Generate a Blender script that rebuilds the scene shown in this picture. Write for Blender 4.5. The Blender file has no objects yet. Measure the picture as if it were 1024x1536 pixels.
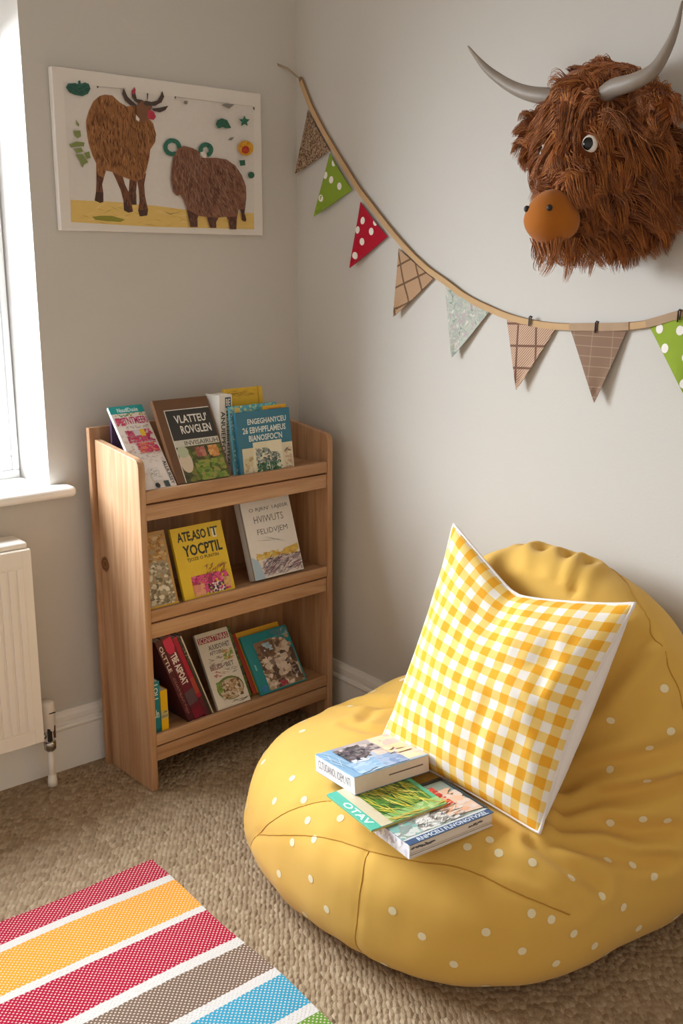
import bpy, bmesh, math, random
import numpy as np
from mathutils import Vector, Matrix, noise
from mathutils.bvhtree import BVHTree
random.seed(7)
RNG = np.random.default_rng(11)
scene = bpy.context.scene
COL = scene.collection
pi = math.pi

# ------------------------------------------------------------------ helpers
def s2l(h):
    h = h.lstrip('#')
    c = [int(h[i:i + 2], 16) / 255 for i in (0, 2, 4)]
    return tuple(v / 12.92 if v <= .04045 else ((v + .055) / 1.055) ** 2.4 for v in c) + (1,)

class NT:
    """small helper for building node materials"""
    def __init__(self, name):
        self.m = bpy.data.materials.new(name)
        self.m.use_nodes = True
        self.t = self.m.node_tree
        self.t.nodes.clear()
        self.out = self.n('ShaderNodeOutputMaterial')
        self.b = self.n('ShaderNodeBsdfPrincipled')
        self.l(self.b.outputs[0], self.out.inputs[0])
        self.tc = self.n('ShaderNodeTexCoord')
    def n(self, k): return self.t.nodes.new(k)
    def l(self, a, b): self.t.links.new(a, b)
    def put(self, sock, v):
        if hasattr(v, 'is_linked'): self.l(v, sock)
        else: sock.default_value = v
    def math(self, op, a, b=None, c=None):
        n = self.n('ShaderNodeMath'); n.operation = op
        for i, v in enumerate((a, b, c)):
            if v is not None: self.put(n.inputs[i], v)
        return n.outputs[0]
    def xyz(self, src='Object'):
        n = self.n('ShaderNodeSeparateXYZ'); self.l(self.tc.outputs[src], n.inputs[0]); return n.outputs
    def mapped(self, scale, src='Object', loc=(0, 0, 0), rot=(0, 0, 0)):
        n = self.n('ShaderNodeMapping'); self.l(self.tc.outputs[src], n.inputs[0])
        n.inputs['Scale'].default_value = scale; n.inputs['Location'].default_value = loc
        n.inputs['Rotation'].default_value = rot
        return n.outputs[0]
    def noise(self, vec, scale, detail=3, rough=.55, dist=0):
        n = self.n('ShaderNodeTexNoise'); self.l(vec, n.inputs['Vector'])
        n.inputs['Scale'].default_value = scale; n.inputs['Detail'].default_value = detail
        n.inputs['Roughness'].default_value = rough; n.inputs['Distortion'].default_value = dist
        return n.outputs['Fac']
    def ramp(self, fac, stops, mode='LINEAR'):
        n = self.n('ShaderNodeValToRGB'); self.put(n.inputs[0], fac)
        cr = n.color_ramp; cr.interpolation = mode
        while len(cr.elements) < len(stops): cr.elements.new(.5)
        for e, (p, c) in zip(cr.elements, stops):
            e.position = p; e.color = s2l(c) if isinstance(c, str) else c
        return n.outputs[0]
    def mix(self, fac, a, b, mode='MIX'):
        n = self.n('ShaderNodeMix'); n.data_type = 'RGBA'; n.blend_type = mode
        self.put(n.inputs[0], fac)
        self.put(n.inputs[6], s2l(a) if isinstance(a, str) else a)
        self.put(n.inputs[7], s2l(b) if isinstance(b, str) else b)
        return n.outputs[2]
    def bump(self, h, strength=.3, dist=.002):
        n = self.n('ShaderNodeBump'); self.put(n.inputs['Height'], h)
        n.inputs['Strength'].default_value = strength; n.inputs['Distance'].default_value = dist
        self.l(n.outputs[0], self.b.inputs['Normal'])
    def color(self, c): self.put(self.b.inputs['Base Color'], s2l(c) if isinstance(c, str) else c)
    def rough(self, r): self.put(self.b.inputs['Roughness'], r)

_mats = {}
def flat(c, rough=.55, var=.05, name=None):
    """plain paint, print or card colour with a faint mottled grain"""
    k = (c, rough, var)
    if k in _mats: return _mats[k]
    t = NT(name or 'colour_' + c.strip('#'))
    f = t.noise(t.mapped((1, 1, 1)), 90, 3)
    r = s2l(c)
    d = tuple(v * (1 - var) for v in r[:3]) + (1,)
    u = tuple(min(1, v * (1 + var)) for v in r[:3]) + (1,)
    t.color(t.mix(f, d, u)); t.rough(rough)
    _mats[k] = t.m
    return t.m

class MB:
    def __init__(self):
        self.v = []; self.f = []; self.mi = []; self.mats = []; self.sm = []
    def slot(self, m):
        if m not in self.mats: self.mats.append(m)
        return self.mats.index(m)
    def add(self, vs, fs, m, smooth=False):
        o = len(self.v); s = self.slot(m)
        self.v.extend([tuple(p) for p in vs])
        for f in fs:
            self.f.append(tuple(i + o for i in f)); self.mi.append(s); self.sm.append(smooth)
    def bm(self, b, m, smooth=False, mat=None):
        b.verts.index_update()
        vs = [(mat @ v.co if mat else v.co) for v in b.verts]
        self.add(vs, [[v.index for v in f.verts] for f in b.faces], m, smooth); b.free()
    def box(self, lo, hi, m, bev=.0, seg=2, mat=None, smooth=False):
        b = bmesh.new(); bmesh.ops.create_cube(b, size=1)
        for v in b.verts:
            v.co = Vector([lo[i] + (v.co[i] + .5) * (hi[i] - lo[i]) for i in range(3)])
        if bev > 0:
            bmesh.ops.bevel(b, geom=b.edges[:], offset=bev, segments=seg, affect='EDGES', profile=.5)
        self.bm(b, m, smooth, mat)
    def prism(self, poly, axis, a, b, m, bev=0):
        """polygon in the two other axes, extruded along axis from a to b"""
        def P(p, t):
            q = list(p); q.insert(axis, t); return q
        bmx = bmesh.new()
        A = [bmx.verts.new(P(p, a)) for p in poly]; B = [bmx.verts.new(P(p, b)) for p in poly]
        bmx.faces.new(A); bmx.faces.new(B[::-1])
        n = len(poly)
        for i in range(n): bmx.faces.new((A[i], B[i], B[(i + 1) % n], A[(i + 1) % n]))
        bmesh.ops.recalc_face_normals(bmx, faces=bmx.faces[:])
        if bev: bmesh.ops.bevel(bmx, geom=bmx.edges[:], offset=bev, segments=2, affect='EDGES', profile=.5)
        self.bm(bmx, m)
    def tube(self, pts, r, m, n=10, cap=True, flatten=None):
        pts = [Vector(p) for p in pts]; K = len(pts)
        rs = r if hasattr(r, '__len__') else [r] * K
        vs = []; fs = []
        up = None
        for i, p in enumerate(pts):
            d = (pts[min(i + 1, K - 1)] - pts[max(i - 1, 0)]).normalized()
            if up is None:
                up = Vector((0, 0, 1)) if abs(d.z) < .9 else Vector((1, 0, 0))
            a = d.cross(up)
            if a.length < 1e-6: a = d.orthogonal()
            a.normalize(); bb = a.cross(d).normalized(); up = bb
            for j in range(n):
                t = 2 * pi * j / n
                vs.append(p + (a * math.cos(t) + bb * math.sin(t)) * rs[i])
        for i in range(K - 1):
            for j in range(n):
                fs.append((i * n + j, i * n + (j + 1) % n, (i + 1) * n + (j + 1) % n, (i + 1) * n + j))
        if cap: fs.append(tuple(range(n))[::-1]); fs.append(tuple((K - 1) * n + j for j in range(n)))
        self.add(vs, fs, m, True)
    def ball(self, c, r, m, seg=20, rings=12, rot=None):
        r = r if hasattr(r, '__len__') else (r, r, r)
        M = rot or Matrix.Identity(3)
        vs = [Vector(c) + M @ Vector((0, 0, r[2]))]
        for i in range(1, rings):
            ph = pi * i / rings
            for j in range(seg):
                th = 2 * pi * j / seg
                vs.append(Vector(c) + M @ Vector((r[0] * math.sin(ph) * math.cos(th), r[1] * math.sin(ph) * math.sin(th), r[2] * math.cos(ph))))
        vs.append(Vector(c) + M @ Vector((0, 0, -r[2])))
        fs = [(0, 1 + j, 1 + (j + 1) % seg) for j in range(seg)]
        for i in range(rings - 2):
            for j in range(seg):
                a = 1 + i * seg
                fs.append((a + j, a + seg + j, a + seg + (j + 1) % seg, a + (j + 1) % seg))
        a = 1 + (rings - 2) * seg; L = len(vs) - 1
        fs += [(a + j, L, a + (j + 1) % seg) for j in range(seg)]
        self.add(vs, fs, m, True)
    def build(self, name, parent=None, loc=None, rot=None):
        me = bpy.data.meshes.new(name)
        me.from_pydata(self.v, [], self.f)
        for m in self.mats: me.materials.append(m)
        me.polygons.foreach_set('material_index', self.mi)
        me.polygons.foreach_set('use_smooth', self.sm)
        me.update()
        return link(name, me, parent, loc, rot)

def link(name, me, parent=None, loc=None, rot=None):
    o = bpy.data.objects.new(name, me); COL.objects.link(o)
    if parent: o.parent = parent
    if loc is not None: o.location = loc
    if rot is not None: o.rotation_euler = rot
    return o

def thing(name, label, cat, loc=(0, 0, 0), rot=(0, 0, 0), group=None):
    o = bpy.data.objects.new(name, None); COL.objects.link(o)
    o.location = loc; o.rotation_euler = rot; o.empty_display_size = .05
    return tag(o, label, cat, group)
def tag(o, label, cat, group=None):
    o['label'] = label; o['category'] = cat
    if group: o['group'] = group
    return o
def struct(o, label=None, cat=None):
    o['kind'] = 'structure'
    if label: o['label'] = label; o['category'] = cat
    return o

def text_shape(s, bold=.012, shear=0.):
    cu = bpy.data.curves.new('lettering', 'FONT'); cu.body = s; cu.size = 1; cu.offset = bold; cu.shear = shear
    cu.resolution_u = 2; cu.fill_mode = 'BOTH'
    ob = bpy.data.objects.new('lettering', cu)
    me = bpy.data.meshes.new_from_object(ob)
    vs = [(v.co.x, v.co.y) for v in me.vertices]; fs = [tuple(p.vertices) for p in me.polygons]
    bpy.data.objects.remove(ob); bpy.data.meshes.remove(me); bpy.data.curves.remove(cu)
    if not vs: return [], []
    x0 = min(v[0] for v in vs); x1 = max(v[0] for v in vs); y0 = min(v[1] for v in vs); y1 = max(v[1] for v in vs)
    return [((x - x0) / (x1 - x0), (y - y0) / (y1 - y0)) for x, y in vs], fs

def print_art(mb, items, O, U, V, N, w, h):
    """printed shapes and lettering laid on one face; coordinates are fractions of w and h"""
    O, U, V, N = Vector(O), Vector(U), Vector(V), Vector(N)
    lift = [.00025]
    def P(a, b): return O + U * (a * w) + V * (b * h) + N * lift[0]
    def poly(pts, c):
        # consistent winding facing N
        ar = sum(pts[i][0] * pts[(i + 1) % len(pts)][1] - pts[(i + 1) % len(pts)][0] * pts[i][1] for i in range(len(pts)))
        if (ar > 0) != (U.cross(V).dot(N) > 0): pts = pts[::-1]
        mb.add([P(*p) for p in pts], [tuple(range(len(pts)))], flat(c, .45))
    for it in items:
        k = it[0]
        if k == 'r':
            _, x0, z0, x1, z1, c = it; poly([(x0, z0), (x1, z0), (x1, z1), (x0, z1)], c)
        elif k == 'p': poly(it[1], it[2])
        elif k == 'e':
            _, x, z, rx, rz, c = it
            poly([(x + rx * math.cos(2 * pi * j / 20), z + rz * math.sin(2 * pi * j / 20)) for j in range(20)], c)
        elif k == 'b':      # irregular daubs inside a box
            _, x0, z0, x1, z1, cs, n, sz = it
            for i in range(n):
                cx, cz = random.uniform(x0, x1), random.uniform(z0, z1); r = sz * random.uniform(.5, 1.2); m = random.randint(5, 8)
                a0 = random.random() * 6; sq = random.uniform(.5, 1.)
                pts = [(min(x1, max(x0, cx + r * random.uniform(.6, 1.1) * math.cos(a0 + 2 * pi * j / m))),
                        min(z1, max(z0, cz + r * sq * w / h * random.uniform(.6, 1.1) * math.sin(a0 + 2 * pi * j / m)))) for j in range(m)]
                lift[0] += .000004
                poly(pts, random.choice(cs))
        elif k == 'l':      # thin strokes
            _, x0, z0, x1, z1, cs, n, ln, wd, ang = it
            for i in range(n):
                cx, cz = random.uniform(x0, x1), random.uniform(z0, z1); a = ang + random.uniform(-.5, .5)
                dx, dz = math.cos(a) * ln / 2, math.sin(a) * ln / 2 * w / h; ox, oz = -math.sin(a) * wd, math.cos(a) * wd * w / h
                lift[0] += .000004
                poly([(cx - dx, cz - dz), (cx + ox, cz + oz), (cx + dx, cz + dz), (cx - ox, cz - oz)], random.choice(cs))
        elif k == 't':
            _, s, x0, z0, x1, z1, c = it[:7]
            rot = it[7] if len(it) > 7 else 0
            vs, fs = text_shape(s, it[8] if len(it) > 8 else .02)
            if rot == 0: q = [P(x0 + a * (x1 - x0), z0 + b * (z1 - z0)) for a, b in vs]
            elif rot == -90: q = [P(x0 + b * (x1 - x0), z1 - a * (z1 - z0)) for a, b in vs]   # reads downwards
            else: q = [P(x1 - b * (x1 - x0), z0 + a * (z1 - z0)) for a, b in vs]
            mb.add(q, fs, flat(c, .45))
        lift[0] += .00003
# measured outlines of the picture on the canvas, millimetres from its lower left corner
ART = {
'paper': [(36,333),(570,327),(565,18),(35,19)],
'sand': [(37,70),(98,70),(164,70),(222,66),(274,66),(259,66),(355,59),(456,57),(564,58),(565,16),(256,14),(35,19)],
'cow': [(140,315),(159,315),(177,302),(195,294),(217,298),(231,295),(248,278),(267,261),(274,236),(270,217),(256,199),(251,174),(244,154),(234,129),(211,122),(192,126),(170,132),(149,140),(133,142),(126,125),(113,129),(107,143),(108,157),(99,175),(91,203),(87,235),(88,253),(96,274),(109,297),(125,310)],
'leg1': [(108,151),(127,136),(126,123),(121,109),(123,90),(122,69),(114,66),(99,71),(104,92),(106,111)],
'leg2': [(149,142),(177,132),(182,112),(191,96),(196,80),(201,49),(188,46),(176,51),(176,73),(170,98),(159,122)],
'leg3': [(196,129),(216,125),(212,97),(212,66),(199,65),(191,93)],
'leg4': [(215,128),(242,143),(235,115),(236,87),(243,56),(240,41),(219,38),(215,52),(220,75),(219,103)],
'face': [(220,294),(232,311),(259,310),(265,299),(257,287),(248,272),(241,258),(230,260),(222,276)],
'h1': [(188,336),(192,329),(198,316),(210,307),(222,300),(220,296),(204,297),(191,306),(184,320)],
'h2': [(219,340),(220,324),(223,313),(240,312),(227,303),(218,307),(210,316),(210,331)],
'h3': [(294,339),(299,326),(291,312),(272,302),(249,300),(240,304),(247,312),(263,310),(279,315),(289,328)],
'h4': [(262,295),(285,299),(310,306),(301,295),(285,288),(268,290)],
'red1': [(219,339),(221,332),(215,322),(210,325),(212,333)],
'red2': [(254,292),(268,288),(274,277),(267,269),(254,270),(250,278)],
'white1': [(219,277),(228,268),(226,261),(218,266)],
'nail': [(251,329),(255,329),(253,314),(251,313)],
'leafA': [(40,320),(46,329),(64,332),(71,330),(72,338),(77,339),(78,331),(88,336),(98,334),(102,324),(95,312),(80,305),(62,306),(48,310)],
'sprig0': [(60,252),(68,242),(66,236),(61,243)],
'sprig1': [(53,226),(70,228),(71,215),(63,210),(55,216)],
'sprig2': [(40,195),(59,203),(79,202),(77,193),(61,192),(44,188)],
'sprig3': [(51,185),(70,190),(75,181),(57,177)],
'sprig4': [(76,178),(90,183),(93,168),(83,166)],
'sprig5': [(54,174),(72,175),(86,158),(75,152),(70,144),(65,159)],
'grass': [(90,33),(112,36),(143,37),(178,29),(165,23),(124,24),(99,26)],
'cow2': [(350,214),(374,211),(393,205),(399,189),(419,190),(446,192),(477,190),(504,177),(525,153),(537,125),(538,97),(533,68),(512,65),(508,47),(469,45),(442,42),(414,43),(388,45),(355,59),(344,83),(335,95),(325,92),(315,101),(309,130),(312,157),(318,184),(332,206)],
'leg5': [(352,67),(391,55),(384,38),(384,17),(362,16),(357,40)],
'leg6': [(411,53),(456,54),(441,31),(441,16),(422,16),(416,33)],
'leg7': [(466,54),(510,67),(506,36),(504,14),(483,14),(480,38)],
'leg8': [(511,79),(537,91),(531,57),(537,40),(533,34),(522,38),(521,56)],
'ringA': [(332,193),(324,189),(315,187),(306,188),(298,191),(293,197),(291,204),(291,211),(295,218),(301,224),(309,229),(318,230),(327,229),(335,226),(340,220),(343,213),(342,206),(329,207),(330,211),(328,215),(326,218),(322,219),(317,220),(313,219),(309,217),(305,214),(303,210),(303,206),(304,203),(307,200),(311,198),(316,197),(320,198),(324,200)],
'ringB': [(395,198),(393,204),(393,211),(396,217),(401,222),(408,226),(416,228),(424,227),(431,224),(436,219),(438,213),(437,206),(433,200),(428,195),(420,192),(417,202),(420,203),(423,205),(424,208),(424,211),(424,213),(422,215),(419,216),(416,217),(412,216),(409,215),(407,212),(406,210),(406,207),(407,205)],
'earw': [(398,202),(410,206),(416,196),(414,186),(403,192)],
'leafB': [(445,273),(449,283),(463,290),(480,287),(492,269),(476,266),(466,269),(452,264)],
'star': [(534,303),(539,295),(551,295),(542,287),(544,278),(534,282),(523,276),(525,286),(517,292),(529,294)],
'sunY': [(561,224),(559,215),(552,208),(541,203),(530,203),(521,206),(514,212),(512,220),(514,229),(521,236),(531,240),(542,241),(552,238),(559,232)],
'sunR': [(548,219),(547,214),(543,210),(538,208),(532,208),(527,209),(524,212),(523,217),(524,221),(528,225),(533,227),(538,228),(543,226),(547,223)],
'leafC': [(515,190),(533,192),(534,179),(518,176)],
'leafD': [(563,156),(562,152),(559,149),(555,147),(550,146),(546,148),(543,151),(542,154),(543,158),(546,161),(550,163),(555,163),(559,162),(562,159)],
'grey1': [(464,322),(481,329),(503,327),(486,315)],
'grey2': [(363,318),(362,316),(361,314),(358,313),(356,313),(353,314),(352,315),(351,317),(352,319),(354,321),(356,322),(359,322),(361,322),(363,320)],
'grey3': [(480,238),(489,245),(501,247),(492,238)],
'sm1': [(283,51),(302,47),(324,52),(302,45)],
'tape1': [(326,329),(568,328),(568,327),(326,327)],
'tape2': [(116,330),(191,333),(191,331),(115,328)],
'tk1': [(561,326),(567,326),(566,318),(562,322)],
'tk2': [(116,331),(122,330),(117,325)],
'tk3': [(325,329),(330,329),(327,321)],
}
WORLD, WIN, EXPO = .56, 800., 0.36
# soft folds of the bean bag cloth: path, depth, width
FOLDS = [([(-.15, -1.055, .72), (-.222, -1.115, .672), (-.25, -1.16, .618)], .010, .014), ([(-.14, -1.117, .725), (-.214, -1.160, .684), (-.244, -1.150, .645)], .009, .012), ([(-.14, -1.165, .715), (-.218, -1.193, .678), (-.238, -1.186, .645)], .010, .014),
         ([(-.13, -1.00, .71), (-.20, -1.05, .68), (-.25, -1.09, .63)], .008, .014),
         ([(-.344, -1.296, .295), (-.281, -1.332, .316), (-.241, -1.392, .342), (-.189, -1.442, .367)], .013, .017), ([(-.383, -1.319, .285), (-.31, -1.356, .282), (-.275, -1.406, .271), (-.212, -1.451, .275)], .011, .016),
         ([(-.422, -1.336, .277), (-.362, -1.382, .258), (-.298, -1.426, .234), (-.238, -1.458, .225)], .008, .014), ([(-.302, -1.269, .318), (-.267, -1.317, .369), (-.237, -1.384, .400), (-.188, -1.435, .432)], .010, .020),
         ([(-.411, -.785, .313), (-.358, -.758, .312), (-.321, -.774, .316)], .005, .016), ([(-.446, -.768, .309), (-.443, -.833, .317), (-.411, -.885, .318)], .004, .015), ([(-.34, -.64, .27), (-.33, -.72, .31), (-.30, -.80, .33)], .009, .020),
         ([(-.197, -1.338, .618), (-.235, -1.324, .569), (-.265, -1.292, .484)], .010, .02), ([(-.461, -1.321, .282), (-.436, -1.379, .253), (-.391, -1.421, .215)], .007, .014),
         ([(-.18, -1.38, .56), (-.23, -1.36, .50), (-.27, -1.30, .42)], .008, .02), ([(-.55, -1.30, .27), (-.50, -1.36, .235), (-.44, -1.41, .19)], .004, .014)]
SEAMS = [[(-.700, -.735, .085), (-.702, -.765, .115), (-.702, -.790, .140), (-.698, -.825, .175), (-.695, -.862, .208), (-.681, -.905, .245), (-.660, -.943, .268), (-.644, -.977, .282), (-.610, -1.020, .296), (-.56, -1.06, .305)],
         [(-.702, -.790, .140), (-.708, -.840, .165), (-.708, -.906, .196), (-.703, -.976, .224), (-.693, -1.046, .243), (-.680, -1.109, .250), (-.660, -1.161, .254), (-.637, -1.207, .257), (-.602, -1.256, .259), (-.578, -1.299, .253), (-.556, -1.343, .241), (-.526, -1.380, .224), (-.47, -1.42, .19)],
         [(-.679, -1.113, .250), (-.702, -1.128, .207), (-.712, -1.127, .139), (-.706, -1.115, .073), (-.690, -1.108, .030)],
         [(-.03, -1.17, .735), (-.085, -1.20, .725), (-.11, -1.235, .700), (-.15, -1.275, .680), (-.170, -1.324, .648), (-.179, -1.371, .597), (-.177, -1.407, .540), (-.17, -1.44, .46), (-.15, -1.47, .36)]]
PRESS = [(-.59, -1.155, .155, .125, .293), (-.57, -.99, .12, .10, .303)]
SPOTS_3D = [(-.72, -.9, .114), (-.72, -1.006, .158), (-.719, -1.052, .118), (-.70, -.975, .07), (-.687, -1.195, .178), (-.664, -1.248, .146), (-.677, -1.163, .046), (-.634, -1.297, .103), (-.603, -1.34, .176), (-.556, -1.383, .14), (-.581, -1.325, .048), (-.495, -1.411, .101), (-.538, -1.385, .206), (-.507, -1.404, .191), (-.465, -1.423, .154), (-.415, -1.434, .111), (-.395, -1.428, .2), (-.343, -1.441, .162), (-.271, -1.451, .202), (-.3, -1.428, .229), (-.342, -1.402, .245), (-.444, -1.395, .24), (-.492, -1.344, .265), (-.528, -1.297, .276), (-.562, -1.252, .279), (-.523, -1.27, .286), (-.218, -1.439, .294), (-.25, -1.405, .299), (-.256, -1.326, .468), (-.228, -1.395, .429), (-.261, -1.334, .369), (-.232, -1.397, .369), (-.203, -1.418, .465), (-.299, -1.37, .281), (-.641, -.829, .262), (-.689, -.95, .238), (-.678, -.824, .221), (-.709, -.931, .192), (-.668, -.906, .257), (-.704, -.991, .223), (-.668, -1.021, .268), (-.198, -1.396, .538), (-.36, -1.425, .06), (-.29, -1.43, .10), (-.50, -1.37, .03)]
CUSH = [(-.47, -.905, .318), (-.45, -1.323, .300), (-.25, -1.354, .707), (-.25, -.890, .763)]
BK3 = ((-.687, -1.231, .294), -5, .198, .155, .028, 0, 0)
BK2 = ((-.713, -1.160, .3235), -6, .172, .150, .005, 0, 0)
BK1 = ((-.660, -1.051, .330), -7, .176, .145, .036, -6, 0)
# ------------------------------------------------------------------ materials
def wall_mat(c):
    t = NT('emulsion_paint'); v = t.mapped((1, 1, 1))
    t.color(t.mix(t.noise(v, 3, 3), c, tuple(x * .97 for x in s2l(c)[:3]) + (1,)))
    t.rough(.75); t.b.inputs['Specular IOR Level'].default_value = .25
    t.bump(t.noise(v, 170, 4, .6), .18, .002); return t.m
WALL = wall_mat('#cfcac3')
def gloss_mat(c, r=.35, name='white_gloss'):
    t = NT(name); t.color(c); t.rough(r); t.bump(t.noise(t.mapped((1, 1, 1)), 40, 2), .05, .002); return t.m
WHITE = gloss_mat('#efece8'); RADW = gloss_mat('#f0e8de', .4, 'radiator_enamel'); UPVC = gloss_mat('#f4f5f6', .3, 'window_plastic')

def wood_mat(axis, knot=False):
    t = NT('pine_wood')
    sc = [16, 16, 16]; sc[axis] = 1.1
    v = t.mapped(tuple(sc))
    g = t.noise(v, 1.6, 5, .6, .9)
    sc2 = [130, 130, 130]; sc2[axis] = 3.
    f = t.noise(t.mapped(tuple(sc2)), 1, 3)
    c = t.ramp(g, [(.25, '#98704e'), (.45, '#b68b66'), (.6, '#cba480'), (.8, '#ac7f5a')])
    c = t.mix(t.math('MULTIPLY', f, .35), c, '#8a5a33')
    if knot:
        x = t.xyz(); dy = t.math('SUBTRACT', x[1], knot[0]); dz = t.math('SUBTRACT', x[2], knot[1])
        d = t.math('SQRT', t.math('ADD', t.math('POWER', t.math('DIVIDE', dy, .021), 2.), t.math('POWER', t.math('DIVIDE', dz, .0215), 2.)))
        d = t.math('ADD', d, t.math('MULTIPLY', t.math('SUBTRACT', t.noise(t.mapped((1, 1, 1)), 70, 2), .5), .35))
        k = t.ramp(d, [(0, '#33200f'), (.3, '#7a4c26'), (.5, '#8a5a30'), (.66, '#3f2410'), (.82, '#8f5e34'), (1., '#4f2f16')])
        c = t.mix(t.ramp(d, [(.88, (1, 1, 1, 1)), (1.08, (0, 0, 0, 1))]), c, k)
    t.color(c); t.rough(.5); t.bump(f, .12, .001)
    return t.m
WOOD_X = wood_mat(0); WOOD_Z = wood_mat(2)

def carpet_mat():
    t = NT('loop_pile_carpet')
    mp = t.n('ShaderNodeMapping'); mp.vector_type = 'TEXTURE'; t.l(t.tc.outputs['Object'], mp.inputs[0])
    mp.inputs['Rotation'].default_value = (0, 0, .93); mp.inputs['Scale'].default_value = (.0165, .0100, .01)
    v = mp.outputs[0]
    w = t.n('ShaderNodeTexVoronoi'); t.l(v, w.inputs['Vector']); w.inputs['Scale'].default_value = 1; w.inputs['Randomness'].default_value = .62
    yarn = t.ramp(w.outputs['Color'], [(.0, '#9c856a'), (.5, '#b8a083'), (1, '#d4bfa2')])
    big = t.noise(t.mapped((1, 1, 1)), 6, 3)
    fl = t.noise(t.mapped((1, 1, 1)), 420, 2)
    c = t.mix(t.math('MULTIPLY', big, .4), yarn, '#a58c70')
    c = t.mix(t.math('MULTIPLY', fl, .35), c, '#8a725a')
    t.color(c); t.rough(.95); t.b.inputs['Specular IOR Level'].default_value = .1
    h = t.math('SUBTRACT', t.math('MULTIPLY', fl, .35), w.outputs['Distance'])
    t.bump(h, 1., .010); return t.m
CARPET = carpet_mat()

def rug_mat():
    t = NT('woven_rug_stripes'); p = t.xyz()
    wob = t.math('MULTIPLY', t.math('SUBTRACT', t.noise(t.mapped((1, 1, 1)), 60, 2), .5), .004)
    y = t.math('ADD', p[1], wob)
    f = t.math('DIVIDE', t.math('SUBTRACT', -.543, y), .72)        # 0 at the far edge, grows towards the viewer
    ed = [('r', 0), ('w', .616 - .543), ('o', .638 - .543), ('w', .754 - .543), ('r', .776 - .543), ('w', .887 - .543), ('b', .912 - .543), ('w', 1.008 - .543), ('u', 1.031 - .543), ('w', 1.127 - .543), ('g', 1.152 - .543), ('w', 1.243 - .543)]
    cs = dict(r='#b3193d', w='#dfdad6', o='#f5a02c', b='#7d6657', u='#3f9fc0', g='#6f9a3c')
    base = t.ramp(f, [(e / .72, cs[k]) for k, e in ed], 'CONSTANT')
    isband = t.ramp(f, [(e / .72, (0, 0, 0, 1) if k == 'w' else (1, 1, 1, 1)) for k, e in ed], 'CONSTANT')
    px, py = .0098, .0098
    def lattice(ox, oy):
        a = t.math('SUBTRACT', t.math('FRACT', t.math('ADD', t.math('DIVIDE', p[0], px), ox)), .5)
        b = t.math('SUBTRACT', t.math('FRACT', t.math('ADD', t.math('DIVIDE', p[1], py), oy)), .5)
        a = t.math('DIVIDE', a, .21); b = t.math('DIVIDE', b, .165)
        return t.math('ADD', t.math('MULTIPLY', a, a), t.math('MULTIPLY', b, b))
    d = t.math('MINIMUM', lattice(0, 0), lattice(.5, .5))
    dots = t.math('MULTIPLY', t.math('LESS_THAN', d, 1.), isband)
    mott = t.noise(t.mapped((1, 1, 1)), 260, 3)
    c = t.mix(t.math('MULTIPLY', dots, .8), base, '#ead9cb')
    c = t.mix(t.math('MULTIPLY', mott, .3), c, tuple([.55, .5, .48, 1]), 'MULTIPLY')
    t.color(c); t.rough(.9); t.b.inputs['Specular IOR Level'].default_value = .1
    t.bump(t.math('ADD', t.math('MINIMUM', d, 1.5), t.math('MULTIPLY', mott, .8)), .5, .0016); return t.m

def cloth_mat(c, weave=900, name='cotton_cloth', var='#000000', amt=.06, bump=.12):
    t = NT(name); v = t.mapped((1, 1, 1))
    t.color(t.mix(t.math('MULTIPLY', t.noise(v, 14, 4), amt * 2), c, var)); t.rough(.85)
    t.b.inputs['Specular IOR Level'].default_value = .15; t.b.inputs['Sheen Weight'].default_value = .12
    t.bump(t.noise(v, weave, 2), bump, .0008); return t.m
BAG = cloth_mat('#dcb058', name='mustard_cotton', var='#b98220', amt=.1)
BAGDOT = cloth_mat('#eedfb8', name='cream_dot_print')
BAGSEAM = cloth_mat('#b98730', name='mustard_seam')
WCLOTH = cloth_mat('#efe6e2', name='white_cotton')

def gingham_mat():
    t = NT('yellow_gingham'); p = t.xyz('UV')
    wob = t.math('MULTIPLY', t.math('SUBTRACT', t.noise(t.mapped((1, 1, 1)), 30, 2), .5), .012)
    a = t.math('LESS_THAN', t.math('FRACT', t.math('ADD', t.math('MULTIPLY', p[0], 11.5), .2)), .5)
    b = t.math('LESS_THAN', t.math('FRACT', t.math('ADD', t.math('MULTIPLY', t.math('ADD', p[1], wob), 11.5), .1)), .5)
    s = t.math('MULTIPLY', t.math('ADD', a, b), .5)
    weave = t.noise(t.mapped((1, 1, 1)), 700, 2)
    c = t.ramp(s, [(0, '#f3ede8'), (.3, '#f4cf78'), (.8, '#f0a818')], 'CONSTANT')
    c = t.mix(t.math('MULTIPLY', weave, .18), c, '#e6c890')
    t.color(c); t.rough(.85); t.b.inputs['Specular IOR Level'].default_value = .15; t.bump(weave, .15, .0008); return t.m

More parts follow.
